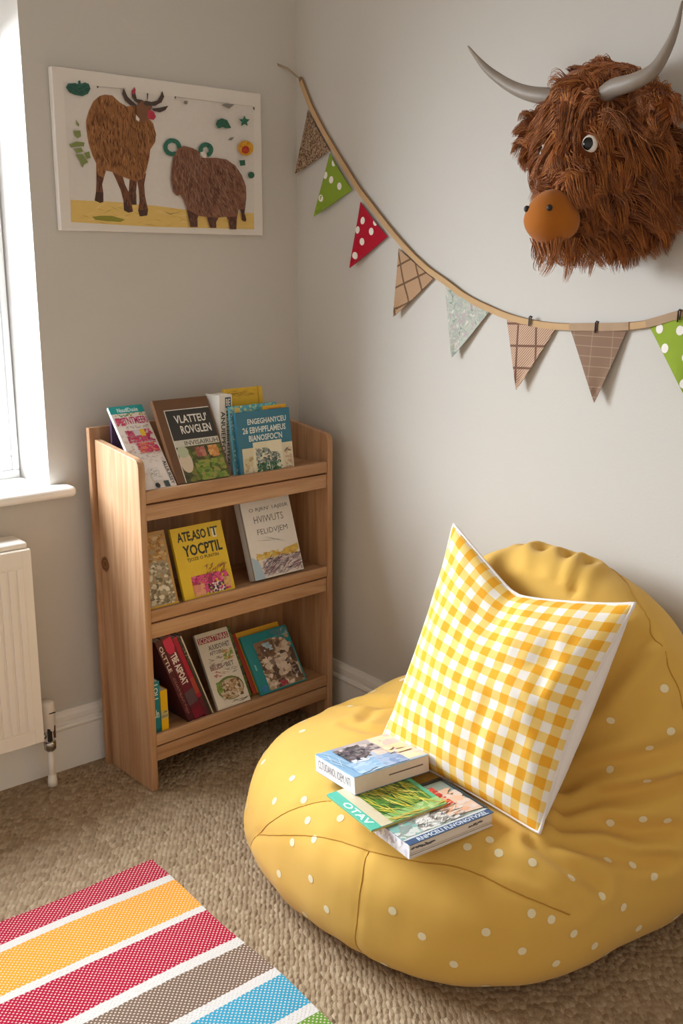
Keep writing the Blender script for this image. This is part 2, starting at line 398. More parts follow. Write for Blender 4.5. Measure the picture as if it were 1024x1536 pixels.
def flag_mat(kind):
    t = NT('bunting_' + kind); p = t.xyz(); v = t.mapped((1, 1, 1))
    X, Z = p[1], p[2]
    def rotc(a):
        return (t.math('ADD', t.math('MULTIPLY', X, math.cos(a)), t.math('MULTIPLY', Z, math.sin(a))),
                t.math('ADD', t.math('MULTIPLY', X, -math.sin(a)), t.math('MULTIPLY', Z, math.cos(a))))
    def band(u, per, w, o=0): return t.math('LESS_THAN', t.math('FRACT', t.math('ADD', t.math('DIVIDE', u, per), o)), w)
    nz = t.noise(v, 500, 3)
    if kind == 'tweed':
        u, w = rotc(.9); wv = t.n('ShaderNodeTexVoronoi'); t.l(t.mapped((1, 420, 300), rot=(.6, 0, 0)), wv.inputs['Vector']); wv.inputs['Scale'].default_value = 1
        c = t.ramp(wv.outputs['Color'], [(.2, '#5e4436'), (.5, '#93785f'), (.8, '#bda58d')])
    elif kind in ('check', 'plaid'):
        a = .35 if kind == 'check' else .04
        u, w = rotc(-a)
        per = .052
        dk = t.math('MAXIMUM', band(u, per, .1, .3 if kind == 'check' else .1), band(w, per * .95, .1, .2))
        tw = band(t.math('ADD', u, w), .0062, .5)
        lo, hi = ('#a57f5e', '#caa98a') if kind == 'check' else ('#8e5a4a', '#d9bfa6')
        c = t.mix(t.math('MULTIPLY', tw, .8), hi, lo)
        c = t.mix(t.math('MULTIPLY', dk, .75), c, '#5a3026' if kind == 'plaid' else '#4e3728')
    elif kind == 'floral':
        n1 = t.noise(v, 45, 3, .6, 1.); n2 = t.noise(t.mapped((1, 1, 1), loc=(3, 3, 3)), 70, 3)
        c = t.ramp(n1, [(.35, '#8e9d96'), (.45, '#c9cbbd'), (.55, '#a7b3ab'), (.65, '#dcd5cb')])
        c = t.mix(t.ramp(n2, [(.55, (0, 0, 0, 1)), (.62, (.7, .7, .7, 1))]), c, '#c3aab2')
    elif kind == 'taupe':
        c = t.mix(t.math('MULTIPLY', band(Z, .021, .1, .3), .35), '#8f7462', '#c4ae97')
        c = t.mix(t.math('MULTIPLY', band(X, .05, .06, .3), .25), c, '#c4ae97')
    c = t.mix(t.math('MULTIPLY', nz, .3), c, tuple([.6, .55, .5, 1]), 'MULTIPLY')
    t.color(c); t.rough(.9); t.b.inputs['Specular IOR Level'].default_value = .1; t.bump(nz, .3, .001); return t.m

def fur_mat():
    t = NT('rust_fur')
    g = t.n('ShaderNodeNewGeometry')
    c = t.ramp(g.outputs['Random Per Island'], [(0, '#773d16'), (.3, '#9c5420'), (.7, '#b86a2a'), (1, '#d28c42')])
    c = t.mix(t.math('MULTIPLY', t.noise(t.mapped((1, 1, 1)), 22, 3), .5), c, '#7f4820')
    t.color(c); t.rough(.6); t.b.inputs['Specular IOR Level'].default_value = .3; t.b.inputs['Sheen Weight'].default_value = .15
    return t.m
FUR = fur_mat()

# ------------------------------------------------------------------ room
def grid_wall_left():
    mb = MB()
    xs = [-3.4, -1.96, -.78, 0]; zs = [0, .768, 1.9, 2.4]
    for i in range(3):
        for j in range(3):
            if i == 1 and j == 1: continue
            mb.add([(xs[i], 0, zs[j]), (xs[i + 1], 0, zs[j]), (xs[i + 1], 0, zs[j + 1]), (xs[i], 0, zs[j + 1])], [(0, 1, 2, 3)], WALL)
    # the reveal: jambs, head and bed of the opening, slightly splayed
    a, b = (-1.96, -.78), (-1.945, -.796); z0, z1 = .768, 1.9; D = .19
    R = WHITE
    mb.add([(a[1], 0, z0), (b[1], D, z0), (b[1], D, z1), (a[1], 0, z1)], [(0, 1, 2, 3)], R)
    mb.add([(a[0], 0, z0), (b[0], D, z0), (b[0], D, z1), (a[0], 0, z1)], [(3, 2, 1, 0)], R)
    mb.add([(a[0], 0, z1), (a[1], 0, z1), (b[1], D, z1), (b[0], D, z1)], [(0, 1, 2, 3)], R)
    mb.add([(a[0], 0, z0), (a[1], 0, z0), (b[1], D, z0), (b[0], D, z0)], [(3, 2, 1, 0)], R)
    # outer skin so the wall is a real thickness
    for (x0, x1, y0, y1) in ((-3.4, -1.945, 0, 2.4), (-.796, .25, 0, 2.4), (-1.945, -.796, 0, z0), (-1.945, -.796, z1, 2.4)):
        mb.add([(x0, D, y0), (x1, D, y0), (x1, D, y1), (x0, D, y1)], [(3, 2, 1, 0)], WALL)
    return struct(mb.build('wall_left'))
grid_wall_left()
mb = MB(); mb.box((0, -3.6, 0), (.12, 0, 2.4), WALL); struct(mb.build('wall_right'))
mb = MB(); mb.box((-3.4, -3.6, -.05), (.12, .19, 0), CARPET); struct(mb.build('floor'))
mb = MB(); mb.box((-3.4, -3.6, 2.4), (.12, .19, 2.45), flat('#f2f0ec', .8)); struct(mb.build('ceiling'))

SK = [(0, 0), (0, .165), (-.007, .165), (-.0085, .158), (-.012, .150), (-.0125, .139), (-.0105, .133), (-.0105, .129), (-.0165, .1265), (-.019, .121), (-.0175, .116), (-.016, .113), (-.016, 0)]
mb = MB(); mb.prism([(y, z) for y, z in SK], 0, -3.4, -.001, WHITE); struct(mb.build('baseboard_left'))
mb = MB(); mb.prism([(x, z) for x, z in SK], 1, -3.6, -.017, WHITE); struct(mb.build('baseboard_right'))

# window with its frame, sash, glass and sill board
win = thing('window_1', 'white framed window in a deep bright reveal above the radiator', 'window', (-1.37, .15, .768)); win['kind'] = 'structure'
def W(mb, lo, hi, m, bev=.003):
    L = Vector((-1.37, .15, .768)); mb.box(Vector(lo) - L, Vector(hi) - L, m, bev)
fy0, fy1 = .145, .186
mb = MB()
W(mb, (-1.946, fy0, .77), (-.797, fy1, .792), UPVC); W(mb, (-1.946, fy0, 1.86), (-.797, fy1, 1.898), UPVC)
W(mb, (-1.946, fy0, .792), (-1.922, fy1, 1.86), UPVC); W(mb, (-.815, fy0, .792), (-.797, fy1, 1.86), UPVC)
W(mb, (-1.40, fy0, .792), (-1.36, fy1, 1.86), UPVC)
mb.build('window_frame', win)
for x0, x1 in ((-1.918, -1.402), (-1.358, -.817)):
    mb = MB()
    W(mb, (x0, .14, .794), (x1, .178, .83), UPVC, .005); W(mb, (x0, .14, 1.825), (x1, .178, 1.858), UPVC, .005)
    W(mb, (x0, .14, .83), (x0 + .034, .178, 1.825), UPVC, .005); W(mb, (x1 - .034, .14, .83), (x1, .178, 1.825), UPVC, .005)
    g = flat('#2c2838', .5)
    W(mb, (x0 + .034, .158, .83), (x0 + .038, .166, 1.825), g, 0); W(mb, (x1 - .038, .158, .83), (x1 - .034, .166, 1.825), g, 0)
    W(mb, (x0 + .038, .158, .83), (x1 - .038, .166, .834), g, 0); W(mb, (x0 + .038, .158, 1.821), (x1 - .038, .166, 1.825), g, 0)
    sash = mb.build('sash', win)
    t = NT('window_glass'); t.t.nodes.remove(t.b)
    tr = t.n('ShaderNodeBsdfTransparent'); gl = t.n('ShaderNodeBsdfGlossy'); gl.inputs['Roughness'].default_value = .02
    mx = t.n('ShaderNodeMixShader'); mx.inputs[0].default_value = .06; t.l(tr.outputs[0], mx.inputs[1]); t.l(gl.outputs[0], mx.inputs[2]); t.l(mx.outputs[0], t.out.inputs[0])
    mb = MB(); W(mb, (x0 + .036, .160, .832), (x1 - .036, .164, 1.823), t.m, 0); mb.build('glass_pane', win)
mb = MB()
prof = [(.14, .766), (.14, .772), (-.05, .772)]
# sill board with a rounded nose
b = bmesh.new(); bmesh.ops.create_cube(b, size=1)
lo, hi = Vector((-1.99, -.055, .745)), Vector((-.731, 0., .772))
for v in b.verts: v.co = Vector([lo[i] + (v.co[i] + .5) * (hi[i] - lo[i]) for i in range(3)]) - Vector((-1.37, .15, .768))
ed = [e for e in b.edges if all(abs(v.co.y - (lo.y - .15)) < 1e-5 for v in e.verts) and abs(e.verts[0].co.z - e.verts[1].co.z) < 1e-5]
ed2 = [e for e in b.edges if e not in ed and all(abs(v.co.x - (hi.x + 1.37)) < 1e-5 or abs(v.co.x - (lo.x + 1.37)) < 1e-5 for v in e.verts) and abs(e.verts[0].co.x - e.verts[1].co.x) < 1e-5]
bmesh.ops.bevel(b, geom=ed + ed2, offset=.0125, segments=5, affect='EDGES', profile=.5)
mb.bm(b, WHITE, True)
mb.box((-1.944 + 1.37, -.152, -.0005), (-.798 + 1.37, -.006, .004), WHITE)
mb.build('window_sill', win)

# ------------------------------------------------------------------ radiator
rad = thing('radiator', 'white ribbed panel radiator on the wall under the window sill', 'radiator', (-1.37, 0, 0))
RX0, RX1 = -1.80 + 1.37, -.888 + 1.37
mb = MB()
mb.box((RX0, -.118, .152), (RX1, -.108, .652), RADW, .003)
mb.box((RX0 + .004, -.1195, .152), (RX0 + .03, -.117, .65), RADW, .001); mb.box((RX1 - .022, -.1195, .152), (RX1, -.117, .65), RADW, .001)
mb.box((RX0 + .03, -.1195, .612), (RX1 - .022, -.117, .65), RADW, .001); mb.box((RX0 + .03, -.1195, .152), (RX1 - .022, -.117, .185), RADW, .001)
x = RX0 + .034
while x < RX1 - .034:
    mb.box((x, -.1215, .19), (x + .0165, -.116, .607), RADW, .0024); x += .021
mb.build('front_panel', rad)
mb = MB(); mb.box((RX0 + .004, -.109, .16), (RX0 + .012, -.03, .655), RADW, .003); mb.build('side_cover', rad)
mb = MB(); mb.box((RX1 - .012, -.109, .16), (RX1 - .004, -.03, .655), RADW, .003); mb.build('side_cover', rad)
mb = MB(); mb.box((RX0, -.112, .650), (RX1 - .003, -.028, .668), RADW, .008, 4, smooth=True)
mb.build('top_grille', rad)
mb = MB()
mb.box((RX0 + .05, -.03, .3), (RX0 + .09, -.002, .6), RADW, .003); mb.build('wall_bracket', rad)
mb = MB(); mb.box((RX1 - .12, -.03, .3), (RX1 - .08, -.002, .6), RADW, .003); mb.build('wall_bracket', rad)
VX, VY = -.855 + 1.37, -.07
mb = MB()
mb.tube([(VX, VY, .002), (VX, VY, .10)], .0085, RADW, 14); mb.tube([(VX, VY, .0), (VX, VY, .012), (VX, VY, .03)], [.0125, .0125, .0105], RADW, 14)
mb.build('supply_pipe', rad)
VALV = gloss_mat('#e4ddd6', .3, 'valve_plastic'); CHR = NT('valve_chrome'); CHR.color('#b8b4ae'); CHR.rough(.25); CHR.b.inputs['Metallic'].default_value = 1.
BLK = flat('#1d1a1a', .4)
valve = None
mb = MB()
mb.tube([(VX, VY, .098), (VX, VY, .104), (VX, VY, .120), (VX, VY, .128)], [.011, .0155, .0165, .012], CHR.m, 8)
mb.tube([(VX, VY, .126), (VX, VY, .152)], .0135, VALV, 14)
mb.tube([(VX - .034, VY, .142), (VX, VY, .142)], .009, CHR.m, 12)
mb.box((VX - .010, VY - .0165, .128), (VX + .002, VY - .010, .165), BLK, .002); mb.box((VX + .006, VY - .0155, .135), (VX + .012, VY - .006, .170), flat('#5a3526', .5), .002)
valve = mb.build('valve', rad)
mb = MB()
mb.tube([(VX, VY, .150), (VX, VY, .158), (VX, VY, .205), (VX - .001, VY, .228), (VX - .001, VY, .235)], [.0135, .017, .0185, .0185, .0155], VALV, 16)
mb.box((VX - .004, VY - .0195, .205), (VX + .013, VY - .016, .2075), BLK, .0006)
mb.build('valve_cap', valve)

# ------------------------------------------------------------------ rug
mb = MB(); RM = rug_mat()
nx, ny = 60, 50; x0, x1, y0, y1 = -2.05, -.828, -.545, -1.30
def rz(u, v):
    return .008 + .0018 * math.sin(u * 17 + v * 5) * math.sin(v * 11)
vs = []
for i in range(nx + 1):
    for j in range(ny + 1):
        u, v = i / nx, j / ny
        vs.append((x0 + (x1 - x0) * u + .003 * math.sin(v * 13) + .004 * v, y0 + (y1 - y0) * v + .0035 * math.sin(u * 21) - .01 * (1 - u), rz(u, v)))
fs = [(i * (ny + 1) + j, i * (ny + 1) + j + 1, (i + 1) * (ny + 1) + j + 1, (i + 1) * (ny + 1) + j) for i in range(nx) for j in range(ny)]
n0 = len(vs)
rim = [i * (ny + 1) for i in range(nx + 1)] + [nx * (ny + 1) + j for j in range(1, ny + 1)] + [i * (ny + 1) + ny for i in range(nx - 1, -1, -1)] + [j for j in range(ny - 1, 0, -1)]
vs += [(vs[k][0], vs[k][1], .0005) for k in rim]
fs += [(rim[k], n0 + k, n0 + (k + 1) % len(rim), rim[(k + 1) % len(rim)]) for k in range(len(rim))]
fs.append(tuple(n0 + k for k in range(len(rim))))
mb.add(vs, fs, RM, False)
rug = mb.build('rug'); tag(rug, 'striped woven rug in red, orange, brown and blue lying on the carpet', 'rug')
# ------------------------------------------------------------------ bookcase
YAW = math.radians(3)
bc = thing('bookcase', 'pine bookcase with three shelves of books standing in the corner of the room', 'bookcase', (-.672, -.266, 0), (0, 0, YAW))
BW, BD, TH = .615, .206, .018
WKNOT = wood_mat(2, (.183, .566))
def side(x0, m):
    poly = [(0, 0), (0, .838)]
    for k in range(1, 7):
        a = pi / 2 * k / 6
        poly.append((.022 - .022 * math.cos(a), .838 + .024 * math.sin(a)))
    poly += [(BD, .886), (BD, 0)]
    mb = MB(); mb.prism(poly, 0, x0, x0 + TH, m, .0018); return mb.build('side_panel', bc)
side(0, WKNOT); side(BW - TH, WOOD_Z)
mb = MB(); mb.box((-.012, BD + .0005, .0), (BW - .004, BD + .016, .915), WOOD_Z, .002); mb.build('back_panel', bc)
SHZ = (.781, .480, .149)
for z in SHZ:
    mb = MB(); mb.box((TH + .0005, .016, z - .028), (BW - TH - .0005, BD, z - .004), WOOD_X, .001); mb.build('shelf', bc)
    mb = MB(); mb.box((TH + .0005, .002, z - .029), (BW - TH - .0005, .0155, z + .002), WOOD_X, .003); mb.build('shelf_lip', bc)
    mb = MB(); mb.box((TH + .0005, .005, z - .072), (BW - TH - .0005, .022, z - .0335), WOOD_X, .002); mb.build('front_rail', bc)

# ------------------------------------------------------------------ books
def page_mat():
    t = NT('book_pages'); y = t.xyz()[1]
    s = t.math('FRACT', t.math('MULTIPLY', y, 900.))
    t.color(t.mix(t.math('MULTIPLY', s, .5), '#efe7dc', '#cfc3b4')); t.rough(.8); return t.m
PAGES = page_mat()
def Rx(a): return Matrix.Rotation(a, 4, 'X')
def Ry(a): return Matrix.Rotation(a, 4, 'Y')
def Rz(a): return Matrix.Rotation(a, 4, 'Z')
D2 = math.radians
def make_book(label, w, h, t, cover, art=(), spine=(), R=None, at=(0, 0, 0), zbase=None, group=None, spinecol=None, ins=.002, backcol=None, pagecol=None, edge=(), name='book'):
    """local frame: front cover faces -y, spine on the x = 0 side, up is +z"""
    R = R or Matrix.Identity(4); loc = Vector(at)
    if zbase is not None:
        loc.z = zbase - min((R @ Vector((x, y, z))).z for x in (0, w) for y in (0, t) for z in (0, h)) + .0004
    o = thing(name, label, 'book', loc, R.to_euler(), group)
    c = min(.0014, t * .25); cm = flat(cover, .4); sm = flat(spinecol or cover, .4)
    mb = MB()
    mb.box((0, 0, 0), (w, c, h), cm, .0004, 1); mb.box((0, t - c, 0), (w, t, h), flat(backcol or cover, .4), .0004, 1)
    mb.box((0, c * .6, 0), (c, t - c * .6, h), sm, .0004, 1)
    print_art(mb, art, (0, 0, 0), (1, 0, 0), (0, 0, 1), (0, -1, 0), w, h)
    print_art(mb, spine, (0, t, 0), (0, -1, 0), (0, 0, 1), (-1, 0, 0), t, h)
    mb.build('cover', o)
    mb = MB(); mb.box((c, c, ins), (w - ins, t - c, h - ins), PAGES if not pagecol else flat(pagecol, .7), 0)
    if edge: print_art(mb, edge, (c, c, ins), (1, 0, 0), (0, 1, 0), (0, 0, -1), w - c - ins, t - 2 * c)
    mb.build('pages', o)
    return o
def front_y(x): return -.266 + (x + .672) * math.tan(YAW)
def face_out(label, shelf, x, w, h, t, lean, cover, art, dy=.017, **k):
    R = Rz(YAW) @ Rx(-D2(lean))
    # keep the lower front edge in place, clear of the lip
    return make_book(label, w, h, t, cover, art, R=R, at=(x, front_y(x) + dy, 0), zbase=SHZ[shelf] - .004, **k)
def spine_out(label, shelf, x, w, h, t, roll, cover, spine, dy=.018, **k):
    R = Rz(YAW) @ Ry(-D2(roll)) @ Rz(pi / 2)
    return make_book(label, w, h, t, cover, (), spine, R=R, at=(x, front_y(x) + dy, 0), zbase=SHZ[shelf] - .004, **k)

G1, G2, G3 = 'books on the top shelf', 'books on the middle shelf', 'books on the bottom shelf'
# top shelf
face_out('pink and white magazine with a teal title band leaning on the top shelf', 0, -.652, .096, .238, .008, 39, '#e9dcd3', [
    ('r', 0, .91, 1, 1, '#1f9a9a'), ('t', 'NuudiDuuie', .22, .925, .82, .975, '#e6f2ee'), ('b', .1, .87, 1, .91, ['#8aa050', '#b9a05a', '#6e9a6a'], 20, .05),
    ('b', .05, .76, .3, .86, ['#c4416a', '#d8607c', '#b63455'], 40, .06), ('t', 'TNTMEERI', .28, .775, .97, .86, '#b8306a'), ('l', .2, .72, .95, .75, ['#6d5a58', '#8f7a74'], 40, .06, .006, 0),
    ('b', .18, .55, .95, .7, ['#c8375a', '#d04a6a', '#b03558', '#c86078', '#9a2c50'], 150, .05), ('r', .42, .63, .6, .7, '#cfc3c4'), ('r', .6, .62, .74, .7, '#e0b62c'),
    ('b', .35, .42, .95, .54, ['#c83c5c', '#d86a6a', '#b8305c', '#dd7a50'], 130, .05), ('l', .3, .3, .95, .42, ['#b0908c', '#a07a80'], 40, .1, .005, 0),
    ('b', .02, .1, .3, .65, ['#d9c6bb', '#cdb3a6', '#e8c8c0'], 40, .05),
    ('r', .38, .08, .66, .24, '#ded4cc'), ('l', .4, .12, .64, .22, ['#5a5454'], 26, .06, .006, 0), ('r', .66, 0, .8, .07, '#3c4a48'), ('e', .45, .03, .07, .03, '#2c2a2a'),
    ('t', 'ALLIURSEY', .86, .02, .96, .3, '#3a3a3c', -90)], spinecol='#f3eee8')
face_out('purple book just showing behind the pink and white magazine', 0, -.650, .06, .165, .006, 0, '#4a3458', [], dy=.172)
face_out('brown framed cookbook with a black title panel leaning on the top shelf', 0, -.553, .163, .222, .014, 28, '#6e4a2e', [
    ('r', .14, .0, .97, .87, '#e2ddd2'), ('r', .155, .5, .97, .86, '#34312e'), ('t', "VLATTEU'", .28, .7, .88, .8, '#e8e4da'), ('t', 'ROVGLEN', .34, .57, .9, .67, '#e8e4da'),
    ('r', .155, .42, .97, .5, '#cfcabb'), ('t', 'INVISAIRUH', .33, .43, .95, .485, '#6c675c'), ('r', .155, 0, .97, .42, '#4a4c26'),
    ('b', .16, 0, .96, .4, ['#4f5a24', '#6a7230', '#3c3c1c', '#7c7a34', '#5c4a24'], 120, .08), ('e', .26, .24, .11, .13, '#d8c5ae'), ('e', .25, .36, .1, .07, '#b9bfa0'),
    ('b', .48, .28, .66, .4, ['#b06a58', '#9c5646', '#c07c66'], 40, .05), ('b', .7, .26, .9, .4, ['#d89a58', '#cf8440', '#e2b070'], 40, .05), ('b', .4, .0, .95, .24, ['#6f8a30', '#8a9a3c', '#4d6a24', '#9a9448'], 90, .07)])
spine_out('white book spine with black lettering on the top shelf beside the brown framed cookbook', 0, -.349, .06, .207, .04, 0, '#d9d3ca', [
    ('t', 'ANUIEPFOCHE', .1, .08, .42, .8, '#2c2a2a', -90), ('t', 'MOSEBBIHUTLAE', .52, .1, .72, .8, '#3a3836', -90), ('r', .45, .84, .9, .97, '#2f4660'), ('t', 'BE', .52, .86, .84, .95, '#d8d4cc')], dy=.070)
face_out('tall yellow book standing at the back of the top shelf', 0, -.345, .125, .216, .010, 6, '#e3b81e', [('l', .1, .9, .9, .97, ['#b98c14'], 30, .25, .006, .05), ('r', .86, 0, .9, 1, '#c8981a')], dy=.088)
face_out('aqua patterned book between the tall yellow book and the blue book', 0, -.366, .155, .178, .009, 7, '#5a9fae', [
    ('b', 0, .86, 1, 1, ['#7cc4bc', '#4aa6b0', '#a6d2b0', '#c8d090', '#6cc0c0'], 120, .04), ('b', 0, 0, .06, 1, ['#a8c4c4', '#7aa4ac', '#c8d4cc'], 80, .02), ('r', .1, .86, .2, .97, '#e0c060')], dy=.036)
face_out('small yellow book whose corner shows behind the blue book', 0, -.262, .078, .172, .004, 7, '#eab322', [('r', .2, .93, .8, .96, '#d8881c')], dy=.0295)
face_out('blue book with white capital lettering and a house picture on the top shelf', 0, -.361, .178, .163, .010, 7, '#2f7088', [
    ('t', 'ENGEGHANYCEU', .2, .79, .92, .88, '#dfe3dc'), ('t', '26 EBVHPFLAMEUS', .1, .65, .9, .75, '#dfe3dc'), ('t', "BIANOSFOC'N", .2, .52, .82, .62, '#dfe3dc'),
    ('r', .06, 0, .28, .42, '#d6ccae'), ('r', .26, 0, .8, .5, '#dcd4b8'), ('r', .8, 0, 1, .44, '#d6ccae'), ('b', .3, .12, .75, .4, ['#5f6a66', '#7d8782', '#48524e', '#8e968e'], 120, .035),
    ('b', .3, 0, .78, .16, ['#2f5a3c', '#3f7a4a', '#26443a'], 70, .04), ('p', [(.5, .44), (.58, .32), (.78, .3), (.78, .5), (.55, .5)], '#e2dac0'), ('l', .3, .05, .76, .32, ['#cfd4c8'], 30, .1, .004, 1.5),
    ('b', .08, .02, .24, .3, ['#b9a47c', '#c8bb94', '#a89468'], 26, .04), ('b', .83, .02, .98, .35, ['#c4a890', '#b89880', '#cfc09c'], 22, .04), ('l', .85, .3, .95, .34, ['#4a4038'], 4, .1, .008, 0)], spinecol='#2a6a86')
# middle shelf
face_out('brown and cream picture book half hidden by the bookcase side on the middle shelf', 1, -.651, .088, .19, .008, 18, '#b68a48', [
    ('r', .06, .02, .92, .95, '#a8926c'), ('b', .06, .6, .92, .95, ['#b07f34', '#c49a58', '#9c6c2c', '#d0b07c'], 70, .1), ('b', .06, .03, .92, .62, ['#c9bca4', '#a3967e', '#857a62', '#ddd2bc', '#74684e'], 170, .09), ('r', 0, 0, 1, .03, '#d6a828')], spinecol='#8d6a3a')
face_out('yellow paperback with dark title and magenta flowers on the middle shelf', 1, -.545, .158, .186, .010, 19, '#e2be1a', [
    ('t', 'ATE,ASO', .1, .77, .66, .93, '#2c2a1c', 0, .03), ('r', .78, .78, .86, .92, '#efe9d0'), ('t', 'IT', .7, .8, .9, .93, '#4a4426'), ('t', 'YOCPTIL', .16, .58, .92, .74, '#2c2a1c', 0, .03), ('t', 'TJOZE O PUNTIN', .2, .5, .82, .56, '#5a5020'),
    ('b', .2, .03, .92, .3, ['#c42a6c', '#d84a88', '#9e2458', '#e27aa0', '#8a3060', '#d4507c'], 220, .05), ('b', .2, .02, .42, .18, ['#e0a078', '#d88a70'], 26, .06), ('b', .48, .02, .8, .16, ['#3a2c38', '#f0e0e0', '#5a4450'], 60, .03),
    ('l', .5, .28, .9, .42, ['#8a3a50', '#b07a28', '#6a4a2c'], 30, .12, .006, .8), ('b', .8, .06, .94, .2, ['#dcae6a', '#cf9a60'], 20, .05)])
face_out('thick white hardback with thin grey lettering leaning on the middle shelf', 1, -.319, .168, .212, .030, 18, '#e6e0da', [
    ('t', "O RJRN' 1AJ0SR", .14, .85, .94, .91, '#4c4846', 0, .0), ('t', 'HVIWUTS', .2, .71, .8, .8, '#5a5452', 0, -.005), ('t', 'FELIDVJEM', .22, .54, .84, .63, '#5a5452', 0, -.005), ('l', .3, .47, .7, .475, ['#8a8480'], 3, .5, .004, .0),
    ('p', [(.1, .3), (.45, .33), (.6, .28), (.7, .33), (.98, .36), (.98, .28), (.7, .25), (.4, .26), (.1, .24)], '#d4b04c'), ('b', .1, .24, .98, .33, ['#d9b85a', '#c89c3c', '#e0c880'], 40, .05),
    ('b', .2, .02, .98, .22, ['#cfc6c8', '#b8aab0', '#dccfd0', '#a29a9e', '#c8b0b8'], 130, .07), ('l', .2, .03, .97, .26, ['#6a4a58', '#4c444c', '#8a5468', '#5c5860'], 90, .18, .006, .4), ('p', [(0, 0), (.2, 0), (.12, .24), (0, .3)], '#a9bfd2')],
    spine=[('r', .02, 0, .3, 1, '#cfc9c2'), ('r', .8, 0, .86, 1, '#3c3a3c')], spinecol='#dcd5cd')
# bottom shelf
JT = -.630
spine_out('teal book spine with white script in the corner of the bottom shelf', 2, JT, .12, .142, .022, 0, '#14808e', [('t', 'LOI L', .2, .62, .75, .95, '#dfeee8', -90), ('t', 'Un', .1, .3, .8, .46, '#dfeee8'), ('r', 0, 0, 1, .09, '#0f6474')], dy=.018)
spine_out('small yellow book spine beside the teal one on the bottom shelf', 2, JT + .0235, .1, .113, .021, 1, '#e3b417', [('r', 0, .3, 1, .5, '#c8b878'), ('r', .05, .33, .95, .4, '#9a9070'), ('l', .1, .45, .9, .5, ['#6a6248'], 8, .5, .03, 0)], dy=.018)
L0 = -.528
roll = 21
spine_out('dark maroon book spine leaning over the small yellow book on the bottom shelf', 2, L0, .13, .262, .018, roll, '#4e1f2a', [('t', 'OLTTLE', .22, .62, .8, .93, '#d8c8c4', -90), ('b', .1, .1, .9, .55, ['#6a2a38', '#7a3440', '#3c161e'], 50, .2), ('t', 'CUATRACTIIN', .35, .1, .65, .55, '#a06a68', -90)])
spine_out('thick maroon book spine with a pink cap and white lettering leaning on the bottom shelf', 2, L0 + .0300, .14, .268, .029, roll, '#671c30', [
    ('p', [(.1, .97), (.9, .97), (.95, .86), (.75, .79), (.25, .8), (.05, .86)], '#c52a52'), ('t', 'TBE ASPOAT', .18, .42, .82, .79, '#e6dcd8', -90, .03), ('r', 0, .18, 1, .34, '#5e4852'), ('r', 0, 0, 1, .12, '#7c1a36')])
spine_out('crimson book spine leaning beside the thick maroon one on the bottom shelf', 2, L0 + .0465, .13, .260, .013, roll, '#a51c3c', [('r', 0, .3, 1, .5, '#a8443c'), ('r', 0, 0, 1, .25, '#5e2430')])
spine_out('thin charcoal book spine leaning against the white recipe book on the bottom shelf', 2, L0 + .0600, .12, .258, .012, roll, '#3f362f', [('b', 0, .7, 1, 1, ['#8a8074', '#5a5046', '#2c2620'], 40, .3), ('r', .7, 0, 1, 1, '#c9c0b4')])
face_out('white recipe book with a red title and a bowl picture on the bottom shelf', 2, -.452, .108, .212, .010, 30, '#e2d9cd', [
    ('r', .04, .86, .96, .94, '#a02a3c'), ('t', 'SCGNATTINRAS', .06, .865, .94, .935, '#e8d8d0'), ('t', 'AUUIDOVHET', .28, .755, .92, .82, '#57504a'), ('t', 'AFTOIBU', .26, .69, .68, .74, '#6a625a'),
    ('b', .62, .58, .94, .72, ['#7f9a4a', '#a0b060', '#d88a58', '#c8c078'], 50, .05), ('l', .14, .5, .6, .66, ['#9a7a70', '#8a807a'], 30, .14, .008, 0), ('t', 'BELIDI', .14, .5, .5, .56, '#8a5a54'), ('t', 'BET', .62, .5, .86, .56, '#6c6a58'), ('l', .2, .4, .5, .48, ['#b8605a'], 20, .1, .008, 0), ('l', .55, .4, .9, .48, ['#8a8078'], 16, .14, .006, .1),
    ('e', .54, .23, .4, .15, '#6c7a3a'), ('e', .55, .22, .36, .13, '#cbb8a0'), ('b', .24, .1, .86, .33, ['#a8845c', '#8a6a48', '#d2bfa6', '#c09c74', '#6c5436', '#e0d2c0'], 150, .06), ('b', .16, .2, .3, .34, ['#8aa048', '#6f8838'], 30, .05), ('l', .5, .03, .9, .06, ['#4a403a'], 6, .25, .008, 0)])
face_out('dark green book half hidden behind the white recipe book on the bottom shelf', 2, -.386, .06, .205, .008, 30, '#3f5420', [('b', .5, 0, 1, 1, ['#4f6a28', '#5e7a30', '#2f4018', '#7a7a2c'], 80, .15)], dy=.036)
face_out('orange book with a red spine tucked behind the teal dog book on the bottom shelf', 2, -.322, .165, .178, .014, 34, '#dc9c1e', [('r', 0, 0, .08, 1, '#a8301f'), ('r', .08, .93, 1, 1, '#e2b02c')], dy=.0345, spinecol='#a02c22',
         spine=[('b', 0, 0, 1, 1, ['#a8301f', '#c05a20', '#8a2418', '#d08a28'], 60, .3)])
